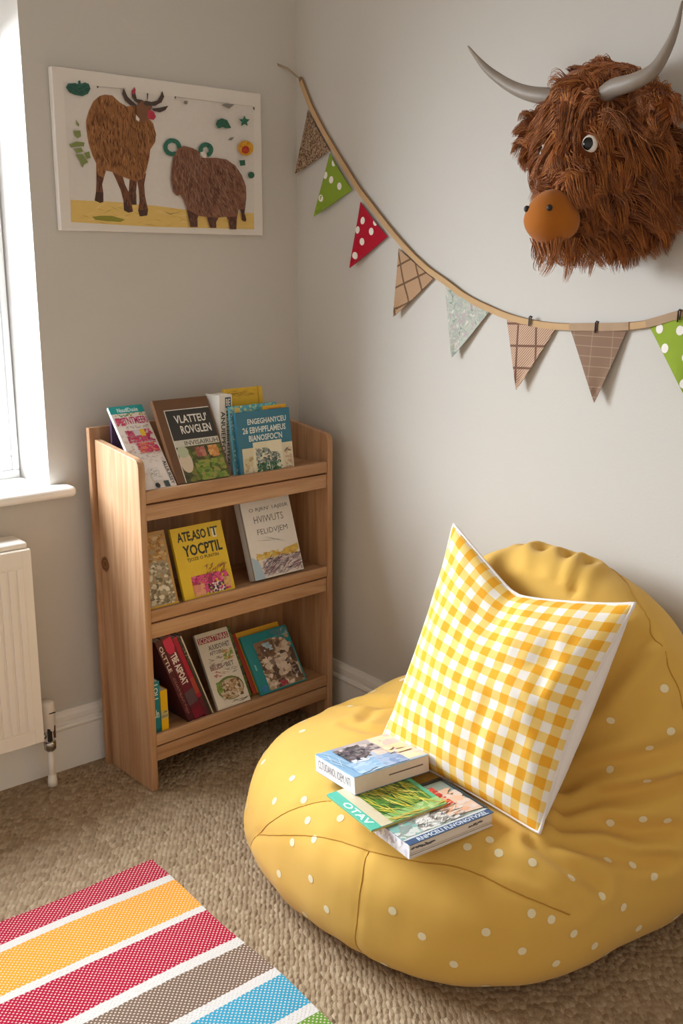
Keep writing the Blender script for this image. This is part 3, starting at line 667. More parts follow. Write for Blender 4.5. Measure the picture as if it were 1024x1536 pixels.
face_out('teal book with a picture of curled up puppies leaning on the bottom shelf', 2, -.306, .164, .172, .010, 34, '#158a92', [
    ('p', [(.2, .02), (.97, .02), (.97, .55), (.85, .8), (.6, .86), (.3, .84), (.22, .6)], '#8f7a68'), ('b', .2, .03, .96, .84, ['#8a6a50', '#c8b49e', '#d9c8b6', '#6c5240', '#a88c74', '#ead9ca', '#5a4438', '#b89a80'], 220, .08),
    ('b', .2, .55, .6, .84, ['#7a5c44', '#694a36', '#8c6c52'], 50, .08), ('b', .36, .66, .56, .8, ['#9ab8d0', '#b0c8d8'], 14, .05), ('b', .5, .2, .78, .5, ['#e2d0c0', '#d4bca8'], 30, .08), ('b', .45, .04, .6, .14, ['#b8404c', '#a83a44'], 10, .05), ('b', .76, .1, .92, .3, ['#4a4244', '#5e5452'], 16, .06),
    ('b', .6, .84, .98, .97, ['#6a93a0', '#8ab0b4', '#4c8490'], 30, .07), ('e', .1, .08, .06, .06, '#2c7ab8'), ('r', .06, .4, .09, .5, '#7fc4c0')], spinecol='#2b9a8e')

# ------------------------------------------------------------------ painting on the wall
pc = thing('canvas_painting', 'unframed canvas painting of two brown shaggy cattle hanging by the window', 'painting', (-.727, -.0215, 1.389))
CM = cloth_mat('#e4ddd5', 500, 'primed_canvas', '#cfc6bc', .05, .2)
mb = MB(); mb.box((.009, 0, 0), (.594, .0205, .364), CM, .002, 2); mb.build('canvas', pc)
mb = MB()
pal = dict(paper='#dcd4cd', sand='#e0bd6c', cow='#a06a3e', leg='#74452a', face='#7c5238', h='#4a3a34', red='#b83048', white='#e6dcd4', nail='#2c3050', leafA='#245a4a', sprig='#7f8a4c', grass='#8f8a2c',
           cow2='#8a5c48', ring='#2a6a56', earw='#e6dcd4', leaf='#2c5f4a', star='#2c6650', sunY='#d59a1f', sunR='#b5341f', grey='#85807a', sm='#7a6a2c', tape='#b5aca4', tk='#4a4642')
lift = 0.0003
def paint(pts, c):
    global lift
    ar = sum(pts[i][0] * pts[(i + 1) % len(pts)][1] - pts[(i + 1) % len(pts)][0] * pts[i][1] for i in range(len(pts)))
    if ar < 0: pts = pts[::-1]
    lift += .0000035
    mb.add([(x, -lift, z) for x, z in pts], [tuple(range(len(pts)))], flat(c, .6))
def inside(p, poly):
    c = False; n = len(poly)
    for i in range(n):
        (x1, y1), (x2, y2) = poly[i], poly[(i + 1) % n]
        if (y1 > p[1]) != (y2 > p[1]) and p[0] < (x2 - x1) * (p[1] - y1) / (y2 - y1) + x1: c = not c
    return c
def strokes(poly, cols, n, ln, wd, ang):
    xs = [p[0] for p in poly]; zs = [p[1] for p in poly]; k = 0
    while k < n:
        p = (random.uniform(min(xs), max(xs)), random.uniform(min(zs), max(zs)))
        if not inside(p, poly): continue
        a = ang(p) + random.uniform(-.45, .45); l = ln * random.uniform(.5, 1.2); dx, dz = math.cos(a) * l / 2, math.sin(a) * l / 2; ox, oz = -math.sin(a) * wd, math.cos(a) * wd
        if not (inside((p[0] - dx * .8, p[1] - dz * .8), poly) and inside((p[0] + dx * .8, p[1] + dz * .8), poly)): continue
        paint([(p[0] - dx, p[1] - dz), (p[0] + ox, p[1] + oz), (p[0] + dx, p[1] + dz), (p[0] - ox, p[1] - oz)], random.choice(cols)); k += 1
AM = {k: [(a / 1000, b / 1000) for a, b in v] for k, v in ART.items()}
for k in ['paper', 'sand', 'grass', 'leg3', 'leg1', 'leg2', 'leg4', 'cow', 'face', 'h1', 'h2', 'h3', 'h4', 'red1', 'red2', 'white1', 'nail', 'leafA'] + ['sprig%d' % i for i in range(6)] + \
         ['leg5', 'leg6', 'leg7', 'leg8', 'ringA', 'ringB', 'earw', 'cow2', 'leafB', 'star', 'sunY', 'sunR', 'leafC', 'leafD', 'grey1', 'grey2', 'grey3', 'sm1', 'tape1', 'tape2', 'tk1', 'tk2', 'tk3']:
    P = AM[k]; c = pal.get(k) or pal.get(k.rstrip('0123456789')) or pal.get(k[:-1])
    if k in ('leg5', 'leg6', 'leg7', 'leg8'): c = '#5c382c'
    paint(P, c)
    if k == 'sand': strokes(P, ['#d8b05c', '#e6c87e', '#dab45e', '#c8a858'], 60, .04, .0014, lambda p: 0.)
    if k == 'cow': strokes(P, ['#84522c', '#b07a48', '#6e4022', '#bd8852', '#5c341a', '#a06c3c'], 900, .020, .0011, lambda p: -1.45 + (p[0] - .2) * 1.2)
    if k in ('leg1', 'leg2', 'leg3', 'leg4'):
        strokes(P, ['#4a2a1a', '#744a2c', '#3a2016'], 40, .02, .0012, lambda p: -1.5)
        b = min(z for x, z in P); paint([q for q in P if q[1] < b + .03], '#452a1e')
    if k == 'cow2': strokes(P, ['#6a4032', '#a0765c', '#583428', '#ab866e', '#916450'], 950, .020, .001, lambda p: -1.5 + max(0, (p[0] - .36)) * 4.)
    if k in ('leg5', 'leg6', 'leg7', 'leg8'):
        strokes(P, ['#4a2a20', '#7a5444', '#3c221a'], 40, .016, .001, lambda p: -1.3)
    if k == 'leafA': strokes(P, ['#1d4a40', '#2f6a56', '#35605a'], 60, .015, .001, lambda p: .2)
    if k == 'sunY': strokes(P, ['#e0b43a', '#c87a1c'], 50, .012, .0009, lambda p: random.random() * 3)
    if k == 'sunR': strokes(P, ['#c8501f', '#982818'], 30, .01, .0009, lambda p: random.random() * 3)
    if k in ('ringA', 'ringB', 'leafB', 'star'): strokes(P, ['#235a48', '#3a7a62', '#2f7a68'], 30, .008, .0008, lambda p: random.random() * 3)
mb.build('picture', pc)

# ------------------------------------------------------------------ bunting
TAPE = [(-.033, 1.796), (-.074, 1.73), (-.12, 1.671), (-.172, 1.613), (-.227, 1.555), (-.282, 1.499), (-.336, 1.453), (-.396, 1.402), (-.464, 1.35), (-.537, 1.303), (-.608, 1.269), (-.675, 1.236), (-.751, 1.211), (-.813, 1.195), (-.882, 1.184), (-.956, 1.18), (-1.027, 1.183), (-1.094, 1.186), (-1.158, 1.192), (-1.195, 1.201), (-1.232, 1.212), (-1.267, 1.223), (-1.328, 1.248), (-1.402, 1.289), (-1.5, 1.36), (-1.62, 1.47)]
bt = thing('bunting', 'string of triangular fabric flags on beige tape swagged across the wall beside the corner', 'bunting', (0, -.033, 1.8))
def smooth_path(P, m=5):
    out = []
    for i in range(len(P) - 1):
        p0, p1, p2, p3 = P[max(i - 1, 0)], P[i], P[i + 1], P[min(i + 2, len(P) - 1)]
        for k in range(m):
            t = k / m
            out.append(tuple(.5 * (2 * p1[d] + (p2[d] - p0[d]) * t + (2 * p0[d] - 5 * p1[d] + 4 * p2[d] - p3[d]) * t * t + (3 * p1[d] - p0[d] - 3 * p2[d] + p3[d]) * t ** 3) for d in range(len(p1))))
    out.append(P[-1]); return out
TP = smooth_path(TAPE)
TAPEM = cloth_mat('#c9a67d', 500, 'beige_cotton_tape', '#a8845c', .1, .25)
def L3(y, z, x): return (x, y + .033, z - 1.8)
def ribbon(path, hw, x0, x1, m, name, edge=None):
    mb = MB(); vs = []; n = len(path)
    for i, p in enumerate(path):
        a = path[max(i - 1, 0)]; b = path[min(i + 1, n - 1)]
        d = Vector((b[0] - a[0], b[1] - a[1])).normalized(); nn = Vector((-d.y, d.x))
        if nn.y < 0: nn = -nn
        for s, x in ((1, x0), (1, x1), (0, x1 - .0006), (-1, x1), (-1, x0)):
            vs.append(L3(p[0] + nn.x * hw * s, p[1] + nn.y * hw * s, x))
    fs = [(5 * i + j, 5 * i + (j + 1) % 5, 5 * i + 5 + (j + 1) % 5, 5 * i + 5 + j) for i in range(n - 1) for j in range(5)]
    fs += [tuple(range(5)), tuple(5 * (n - 1) + j for j in range(5))[::-1]]
    mb.add(vs, fs, m); 
    if edge:      # the darker rolled upper hem
        up = []
        for i, p in enumerate(path):
            a = path[max(i - 1, 0)]; b = path[min(i + 1, n - 1)]
            d = Vector((b[0] - a[0], b[1] - a[1])).normalized(); nn = Vector((-d.y, d.x))
            if nn.y < 0: nn = -nn
            up.append(L3(p[0] + nn.x * hw, p[1] + nn.y * hw, (x0 + x1) / 2))
        mb.tube(up, .0016, edge, 6)
    return mb.build(name, bt)
ribbon(TP, .0068, -.004, -.0105, TAPEM, 'tape', cloth_mat('#8a6a48', 500, 'tape_hem', '#6a4e34', .1))
mb = MB(); mb.tube([L3(-.033, 1.798, -.007), L3(-.02, 1.807, -.01), (-.03, .025, .023), (-.062, .0325, .035)], .0013, flat('#b49f84', .8), 6); mb.tube([L3(-.033, 1.800, -.007), L3(-.018, 1.812, -.012), (-.032, .026, .030), (-.064, .0325, .038)], .0011, flat('#a48f74', .8), 6)
mb.ball(L3(-.032, 1.80, -.008), (.005, .005, .008), flat('#8a6a48', .8), 10, 8)
mb.build('tie_cord', bt)
FLAGS = [('tweed', 'grey brown tweed flag', [(-.062, 1.72), (-.157, 1.607), (-.015, 1.558)]), ('lime', 'lime green flag with white spots nearest the corner', [(-.157, 1.601), (-.25, 1.502), (-.105, 1.44)]),
         ('red', 'red flag with white spots', [(-.285, 1.47), (-.391, 1.381), (-.257, 1.303)]), ('check', 'fawn checked tweed flag', [(-.435, 1.351), (-.561, 1.278), (-.431, 1.182)]),
         ('floral', 'pale grey floral flag', [(-.601, 1.264), (-.747, 1.204), (-.644, 1.093)]), ('plaid', 'red and cream plaid flag', [(-.803, 1.191), (-.945, 1.177), (-.852, 1.035)]),
         ('taupe', 'plain taupe flag', [(-.983, 1.179), (-1.132, 1.192), (-1.069, 1.028)]), ('lime2', 'lime green flag with white spots below the cow head', [(-1.178, 1.193), (-1.307, 1.239), (-1.282, 1.056)])]
SPOTS = dict(lime=[(-.146, 1.545), (-.171, 1.532), (-.203, 1.514), (-.131, 1.487), (-.178, 1.575)], red=[(-.300, 1.423), (-.334, 1.395), (-.300, 1.370), (-.349, 1.418), (-.274, 1.335), (-.282, 1.40)],
             lime2=[(-1.205, 1.187), (-1.222, 1.150), (-1.252, 1.186), (-1.236, 1.108), (-1.270, 1.135), (-1.281, 1.19), (-1.272, 1.085)])
FM = {}
for k, lab, (a, b, c) in FLAGS:
    base = dict(lime='#8aa236', lime2='#93aa3a', red='#b3142f').get(k)
    m = cloth_mat(base, 600, 'spotted_cotton', '#5e7a1c' if k != 'red' else '#8a0f24', .08) if base else flag_mat(k)
    mb = MB(); A, B, C3 = Vector(a), Vector(b), Vector(c); n = 14; vs = []; idx = {}
    curl = random.uniform(.6, 1.2)
    def xat(u, v):     # stands off a little more towards the tip
        return -.0075 - .010 * v * curl - .004 * math.sin(u * 5 + v * 2) * v - .003 * math.sin(pi * u) * (1 - v)
    for i in range(n + 1):
        v = i / n
        for j in range(n - i + 1):
            u = j / (n - i) if i < n else 0
            P = A * (1 - v) + C3 * v; Q = B * (1 - v) + C3 * v; p = P * (1 - u) + Q * u
            idx[i, j] = len(vs); vs.append(L3(p.x, p.y, xat(u, v)))
    fs = []
    for i in range(n):
        for j in range(n - i):
            fs.append((idx[i, j], idx[i, j + 1], idx[i + 1, j]))
            if j < n - i - 1: fs.append((idx[i, j + 1], idx[i + 1, j + 1], idx[i + 1, j]))
    N0 = len(vs)
    allv = vs + [(x + .0016, y, z) for x, y, z in vs]
    rim = [idx[0, j] for j in range(n + 1)] + [idx[i, n - i] for i in range(1, n + 1)] + [idx[i, 0] for i in range(n - 1, 0, -1)]
    fs2 = fs + [tuple(q + N0 for q in f[::-1]) for f in fs] + [(rim[i], N0 + rim[i], N0 + rim[(i + 1) % len(rim)], rim[(i + 1) % len(rim)]) for i in range(len(rim))]
    mb.add(allv, fs2, m, False)
    if k in SPOTS:
        bv = BVHTree.FromPolygons([Vector(p) for p in vs], fs)
        wm = flat('#efe9e0', .85)
        for y, z in SPOTS[k]:
            ring = []
            for q in range(14):
                hh = bv.ray_cast(Vector(L3(y + .0085 * math.cos(2 * pi * q / 14), z + .0095 * math.sin(2 * pi * q / 14), -.1)), Vector((1, 0, 0)))
                if hh[0] is None:
                    continue
                ring.append(hh[0] + Vector((-.0004, 0, 0)))
            if len(ring) >= 6: mb.add(ring, [tuple(range(len(ring)))], wm)
    f = mb.build('flag', bt); f['label'] = lab
BUR = flag_mat('tweed')
BURL = cloth_mat('#bda184', 350, 'burlap', '#7c604a', .25, .6)
def near(p): return min(range(len(TP)), key=lambda i: (TP[i][0] - p[0]) ** 2 + (TP[i][1] - p[1]) ** 2)
for a, b in (((-.988, 1.18), (-1.129, 1.188)), ((-1.177, 1.196), (-1.243, 1.215))):
    ribbon(TP[near(a):near(b) + 1], .0082, -.0108, -.0125, BURL, 'burlap_sleeve')['label'] = 'woven burlap sleeve'
for (y, z), s in (((-.877, 1.188), .010), ((-1.056, 1.183), .011), ((-1.248, 1.213), .011)):
    mb = MB(); q = flat('#3a3032', .4)
    mb.tube([L3(y - .006, z + s, -.013), L3(y - .001, z + s + .002, -.0145), L3(y + .0015, z + s - .001, -.0145), L3(y + .0015, z - s, -.0145)], .0017, q, 8)
    mb.tube([L3(y - .003, z + s, -.0135), L3(y - .003, z - s * .6, -.0145)], .0012, q, 8)
    mb.build('wire_clip', bt)['label'] = 'dark wire clip'
# ------------------------------------------------------------------ bean bag
def sminv(a, b, k):
    h = np.clip(.5 + .5 * (b - a) / k, 0, 1); return b * (1 - h) + a * h - k * h * (1 - h)
def bag_field(p):
    x, y, z = p[..., 0], p[..., 1], p[..., 2]
    rx = np.where(x < -.36, .374, .40)
    # the near side is plumper at the floor, the far left side slopes in towards the top
    sl = np.clip((z - .10) / .22, 0, 1) * .055 * np.clip((y + 1.02) / .2, 0, 1)
    a = ((np.abs((x + .36) / (rx - sl * .6)) ** 2.3 + np.abs((y + .955) / np.where(y < -.955, .482, .44 - sl)) ** 2.3) ** (2.8 / 2.3) + np.where(z > .145, np.abs((z - .145) / .176) ** 2.8, .55 * np.abs((z - .145) / .150) ** 3.2)) ** (1 / 2.8)
    seat = (a - 1) * .26
    lx = x + .135 + (z - .36) * .04
    b = (np.abs(lx / .158) ** 2.3 + np.abs((y + 1.09) / np.where(y < -1.09, .365, .345)) ** 2.3 + np.abs((z - .35) / .378) ** 2.3) ** (1 / 2.3)
    back = (b - 1) * .2
    c = np.sqrt(((x + .17) / .17) ** 2 + ((y + .74) / .17) ** 2 + ((z - .17) / .165) ** 2)
    arm = (c - 1) * .15
    hip = (np.sqrt(((x + .16) / .17) ** 2 + ((y + 1.27) / .20) ** 2 + ((z - .17) / .19) ** 2) - 1) * .16
    d = sminv(sminv(sminv(seat, back, .05), arm, .06), hip, .07)
    d = np.maximum(d, x + .016)
    return np.maximum(d, .004 - z)
def star_surface(field, c, nth, nph, rmax):
    th = np.linspace(0, 2 * pi, nth, endpoint=False); ph = np.linspace(0, pi, nph + 1)[1:-1]
    T, Pp = np.meshgrid(th, ph); D = np.stack([np.sin(Pp) * np.cos(T), np.sin(Pp) * np.sin(T), np.cos(Pp)], -1).reshape(-1, 3)
    D = np.vstack([[[0, 0, 1.]], D, [[0, 0, -1.]]]); c = np.array(c)
    rs = np.linspace(.01, rmax, 140); hit = np.full(len(D), rmax); lo = np.full(len(D), .01); done = np.zeros(len(D), bool)
    for r in rs:
        f = field(c + D * r); new = (f > 0) & ~done; hit[new] = r; done |= new; lo[~done] = r
    hi = hit.copy()
    for _ in range(18):
        m = (lo + hi) / 2; f = field(c + D * m[:, None]); lo = np.where(f > 0, lo, m); hi = np.where(f > 0, m, hi)
    V = c + D * hi[:, None]
    F = [(0, 1 + j, 1 + (j + 1) % nth) for j in range(nth)]
    R = nph - 1
    for i in range(R - 1):
        o = 1 + i * nth
        for j in range(nth): F.append((o + j, o + nth + j, o + nth + (j + 1) % nth, o + (j + 1) % nth))
    L = len(V) - 1; o = 1 + (R - 1) * nth
    F += [(o + j, L, o + (j + 1) % nth) for j in range(nth)]
    return V, F
def vnormals(V, F):
    N = np.zeros_like(V)
    Q = np.array([f if len(f) == 4 else (f[0], f[1], f[2], f[2]) for f in F])
    n = np.cross(V[Q[:, 2]] - V[Q[:, 0]], V[Q[:, 3]] - V[Q[:, 1]])
    t = np.array([len(f) == 3 for f in F]); n[t] = np.cross(V[Q[t, 1]] - V[Q[t, 0]], V[Q[t, 2]] - V[Q[t, 0]])
    for k in range(4): np.add.at(N, Q[:, k], n)
    return N / (np.linalg.norm(N, axis=1, keepdims=True) + 1e-12)
BV_, BF_ = star_surface(bag_field, (-.30, -1.0, .2), 300, 230, 1.3)
# soften the cut where cloth meets wall and carpet, then crease it
nb = [[] for _ in BV_]
E_ = np.array(sorted({tuple(sorted((f[i], f[(i + 1) % len(f)]))) for f in BF_ for i in range(len(f))}))
def relax(V, n, w=.5):
    deg = np.zeros(len(V)); np.add.at(deg, E_[:, 0], 1); np.add.at(deg, E_[:, 1], 1)
    for _ in range(n):
        A = np.zeros_like(V); np.add.at(A, E_[:, 0], V[E_[:, 1]]); np.add.at(A, E_[:, 1], V[E_[:, 0]])
        V = V * (1 - w) + A / deg[:, None] * w
    return V
BV_ = relax(BV_, 6)
def seg_dist(V, path):
    d = np.full(len(V), 9.)
    for a, b in zip(path[:-1], path[1:]):
        a = np.array(a); b = np.array(b); ab = b - a
        t = np.clip(((V - a) @ ab) / (ab @ ab), 0, 1); d = np.minimum(d, np.linalg.norm(V - a - t[:, None] * ab, axis=1))
    return d
BN_ = vnormals(BV_, BF_)
DISP = np.zeros(len(BV_))
for path, dep, wid in FOLDS:
    d = seg_dist(BV_, path); dep *= 1.45; DISP += -dep * np.exp(-(d / wid) ** 2) + dep * .45 * np.exp(-((d - wid * 1.9) / wid) ** 2)
for path in SEAMS:
    d = seg_dist(BV_, path); DISP += -.005 * np.exp(-(d / .009) ** 2)
for i, p in enumerate(BV_):
    v = Vector(p)
    DISP[i] += .0045 * noise.noise(v * 7.) + .0022 * noise.noise(Vector((p[0] * 9, p[1] * 22, p[2] * 9)))
BV_ = BV_ + BN_ * DISP[:, None]
# the books press the seat flat where they lie
for (cx, cy, rx, ry, z0) in PRESS:
    q = ((BV_[:, 0] - cx) / rx) ** 2 + ((BV_[:, 1] - cy) / ry) ** 2
    w = np.clip(1.6 - q, 0, .6) / .6; w = w * w * (3 - 2 * w)
    m = (BV_[:, 2] > z0) & (BV_[:, 2] < z0 + .08)
    BV_[m, 2] += (z0 - BV_[m, 2]) * w[m]
# and the cushion presses the backrest in
_bl, _br, _tr, _tl = (np.array(p) for p in CUSH)
_e1 = ((_br - _bl) + (_tr - _tl)) / 2; _e2 = ((_tl - _bl) + (_tr - _br)) / 2; _n = np.cross(_e1, _e2); _n /= np.linalg.norm(_n)
if _n[0] > 0: _n = -_n
_q = BV_ - (_bl + _br + _tr + _tl) / 4
_st = np.linalg.lstsq(np.stack([_e1, _e2], 1), _q.T, rcond=None)[0].T + .5
_d = _q @ _n
_th = .072 * np.clip(4 * _st[:, 0] * (1 - _st[:, 0]), 0, 1) ** .5 * np.clip(4 * _st[:, 1] * (1 - _st[:, 1]), 0, 1) ** .5
_m = (_st > 0).all(1) & (_st < 1).all(1) & (_d > -_th - .004) & (_d < .06)
BV_[_m] += _n * (-_th - .004 - _d)[_m][:, None]
BV_[:, 2] = np.maximum(BV_[:, 2], .0035); BV_[:, 0] = np.minimum(BV_[:, 0], -.0175)
bag = thing('bean_bag_chair', 'large mustard yellow spotted bean bag chair slumped against the wall', 'bean bag', (-.40, -.96, 0))
BO = Vector((-.40, -.96, 0))
BAGBVH = BVHTree.FromPolygons([Vector(p) for p in BV_], BF_)
mb = MB(); mb.add([tuple(Vector(p) - BO) for p in BV_], BF_, BAG, True)
def spot(c, n, r=.0080):
    n = Vector(n).normalized(); u = n.orthogonal().normalized(); w = n.cross(u); ring = []
    for k in range(14):
        a = 2 * pi * k / 14
        q = Vector(c) + (u * math.cos(a) + w * math.sin(a)) * r
        h = BAGBVH.find_nearest(q)
        ring.append(h[0] + h[1] * (.0007 if h[1].dot(n) > 0 else -.0007) - BO)
    h = BAGBVH.find_nearest(Vector(c)); mid = h[0] + h[1] * (.0009 if h[1].dot(n) > 0 else -.0009) - BO
    mb.add(ring + [mid], [(k, (k + 1) % 14, 14) for k in range(14)], BAGDOT, True)
BN2 = vnormals(BV_, BF_)
SP = [np.array(p) for p in SPOTS_3D]
order = RNG.permutation(len(BV_))
for i in order:                                   # the cloth goes on being spotted round the far side
    p = BV_[i]
    if p[2] < .03 or p[0] > -.05 or not (p[1] > -.72 or (p[0] > -.15 and p[1] > -.95) or p[1] < -1.42): continue
    if BN2[i][0] > .6 or (p[2] > .55): continue
    if all(np.linalg.norm(p - q) > .078 for q in SP): SP.append(p)
for p in SP:
    h = BAGBVH.find_nearest(Vector(p)); j = int(np.argmin(((BV_ - np.array(h[0])) ** 2).sum(1))); spot(h[0], BN2[j])
mb.build('cloth_cover', bag)
for path in SEAMS:
    mb = MB(); pts = []
    P = smooth_path([tuple(p) for p in path], 8)
    for p in P:
        h = BAGBVH.find_nearest(Vector(p)); pts.append(h[0] - BO)
    mb.tube(pts, .0013, BAGSEAM, 7); mb.build('seam', bag)

# ------------------------------------------------------------------ cushion
cu = thing('cushion', 'yellow gingham check cushion with white back propped on the bean bag', 'cushion', (-.45, -1.12, .31))
CO = np.array((-.45, -1.12, .31))
Pbl, Pbr, Ptr, Ptl = (np.array(p) for p in CUSH)
cn = np.cross(Pbr - Pbl, Ptl - Pbl); cn /= np.linalg.norm(cn)
if cn[0] > 0: cn = -cn
def cush(s, t, side):
    P = (Pbl * (1 - s) + Pbr * s) * (1 - t) + (Ptl * (1 - s) + Ptr * s) * t
    dn = (Pbl - Ptl); dn /= np.linalg.norm(dn); rt = (Pbr - Pbl); rt /= np.linalg.norm(rt)
    S0 = .45
    q = s / S0 if s < S0 else (1 - s) / (1 - S0)
    q = 1 - math.sqrt((1 - q) ** 2 + .012) + .006          # a slightly rounded V
    dip = .088 * max(0, q) ** (1.0 if s < S0 else .85) * t ** 2.4
    P = P + dn * dip
    P = P + rt * (.020 * math.sin(pi * t) * (1 - 2 * s)) * (abs(1 - 2 * s) ** 2)
    if side < 0: P = P + rt * (.062 * max(0, 4 * s * (1 - s)) ** .36 * s ** 5 * max(0, math.sin(pi * t)) ** .6)
    P = P - dn * (.006 * math.sin(pi * s)) * (1 - t) ** 3
    a = max(0, 4 * s * (1 - s)); b = max(0, 4 * t * (1 - t))
    th = (.080 if side > 0 else .072) * (a ** .55) * (b ** .55)
    th *= 1 - .45 * math.exp(-((s - .45) / .10) ** 2) * t ** 4
    if 0 < s < 1 and 0 < t < 1:
        th += (.006 * noise.noise(Vector((s * 7, t * 7, side))) + .003 * noise.noise(Vector((s * 20, t * 9, side * 3)))) * min(1, a * b * 3)
        # pull folds running in from the dip and the right hand edge
        th -= .007 * math.exp(-((s - .45 - (1 - t) * .22) / .03) ** 2) * t ** 3
        th -= .006 * math.exp(-((t - .66 - (s - .8) * .5) / .03) ** 2) * max(0, s - .45) * 1.6 * (1 - s) * 4
        th -= .005 * math.exp(-((t - .45 - (s - .8) * .25) / .025) ** 2) * max(0, s - .5) * 1.6 * (1 - s) * 4
    return P + cn * th * side
n = 72
GING = gingham_mat()
for side, m, nm in ((1, GING, 'front_panel'), (-1, WCLOTH, 'back_panel')):
    vs = []; uv = []
    for i in range(n + 1):
        for j in range(n + 1):
            s = .5 - .5 * math.cos(pi * i / n); t = .5 - .5 * math.cos(pi * j / n)
            vs.append(cush(s, t, side) - CO); uv.append((s, t))
    fs = [(i * (n + 1) + j, (i + 1) * (n + 1) + j, (i + 1) * (n + 1) + j + 1, i * (n + 1) + j + 1) for i in range(n) for j in range(n)]
    if side < 0: fs = [f[::-1] for f in fs]
    mb = MB(); mb.add(vs, fs, m, True); o = mb.build(nm, cu)
    ul = o.data.uv_layers.new(name='UVMap')
    for lp in o.data.loops: ul.data[lp.index].uv = uv[lp.vertex_index]
    if side < 0: o['label'] = 'plain white back of the cushion'
bd = [(k / 60, 0) for k in range(60)] + [(1, k / 60) for k in range(60)] + [(1 - k / 60, 1) for k in range(60)] + [(0, 1 - k / 60) for k in range(60)]
mb = MB(); mb.tube([cush(s, t, 1) - CO - cn * .002 for s, t in bd] + [cush(0, 0, 1) - CO - cn * .002], .0042, WCLOTH, 8); mb.build('piping', cu)['label'] = 'white piped edge'

# ------------------------------------------------------------------ books on the bean bag
GB = 'books on the bean bag'
def lying(label, corner, yaw, w, h, t, tiltx, tilty, cover, art, **k):
    R = Rz(D2(yaw)) @ Rx(D2(tiltx)) @ Ry(D2(tilty)) @ Rx(-pi / 2)
    # corner = lower front spine corner of the underside
    loc = Vector(corner) + (Rz(D2(yaw)) @ Rx(D2(tiltx)) @ Ry(D2(tilty))).to_3x3() @ Vector((0, 0, t))
    return make_book(label, w, h, t, cover, art, R=R, at=loc, **k)
lying('white edged book with a red flower cover lying beneath the green booklet', *BK3, '#4d5a5c', [
    ('r', 0, 0, 1, .1, '#2f4f78'), ('t', 'RNMCELI FLIVONOTVXEL', .12, .015, .95, .085, '#c9d2dc', 0, .02), ('r', 0, .1, 1, .13, '#c9cdd0'),
    ('r', 0, .13, .97, .95, '#8f9c94'), ('b', .0, .55, .5, 1, ['#4c5048', '#5e5a4c', '#3c4440', '#6a6450'], 60, .07), ('b', .0, .13, .5, .5, ['#a9bab4', '#7fb0a8', '#c8cdc8', '#8a9894'], 70, .06), ('b', .25, .14, .7, .5, ['#d9d6d2', '#b9b4b0', '#e6e2de', '#8e8a88'], 120, .045),
    ('p', [(.55, .8), (.75, .85), (.97, .4), (.97, .15), (.62, .2)], '#d9b9a4'), ('b', .6, .2, .97, .75, ['#dca88a', '#d8c4b8', '#e0b498', '#cfc0ba'], 60, .06),
    ('b', .62, .40, .80, .86, ['#c8342c', '#d8483a', '#b02a26', '#e06048'], 60, .045), ('b', .58, .80, .74, .95, ['#d8b82c', '#c8a020', '#9aa030'], 26, .04), ('b', .52, .40, .66, .52, ['#d8a040', '#c84a34', '#d0b040'], 20, .04), ('l', .25, .14, .8, .5, ['#6a6462', '#f2eeea', '#4a4848'], 60, .1, .004, .3),
    ('r', .97, .1, 1, 1, '#2a3a44'), ('r', 0, .95, 1, 1, '#2c3034')], spinecol='#e9e7ec', backcol='#d8d4d0', pagecol='#e3d8cd',
    edge=[('r', .0, .8, 1, .84, '#5a5660'), ('r', .0, .66, 1, .69, '#8a8488'), ('l', .02, .3, .3, .45, ['#5a5660'], 16, .06, .01, 0), ('l', .7, .3, .88, .45, ['#5a5660'], 16, .04, .008, 0)],
    spine=[('b', 0, 0, 1, 1, ['#f2f0f4', '#d8d4de', '#c4c0cc', '#faf8fa'], 60, .3)])
lying('slim green booklet with a teal spine strip lying between two thicker books', *BK2, '#4fae88', [
    ('r', 0, 0, .13, 1, '#56b8a0'), ('t', 'OTAV', .02, .12, .11, .7, '#e2f2e8', -90), ('r', .13, 0, .27, 1, '#cfc2a4'), ('r', .27, 0, 1, .2, '#8fb86a'), ('b', .27, 0, 1, .2, ['#9cc07a', '#7fae60', '#b0c88a'], 40, .05), ('r', .27, .2, .94, 1, '#4f8030'),
    ('b', .27, .2, .94, 1, ['#3f6f24', '#5f9038', '#7aa040', '#2f5a20'], 110, .06), ('l', .28, .2, .92, 1, ['#c8b83a', '#d8c850', '#a8b040', '#2c5020', '#e0d470'], 110, .3, .008, 2.0), ('l', .3, .04, .98, .06, ['#c8a84a'], 10, .3, .008, 0)], backcol='#d8c030')
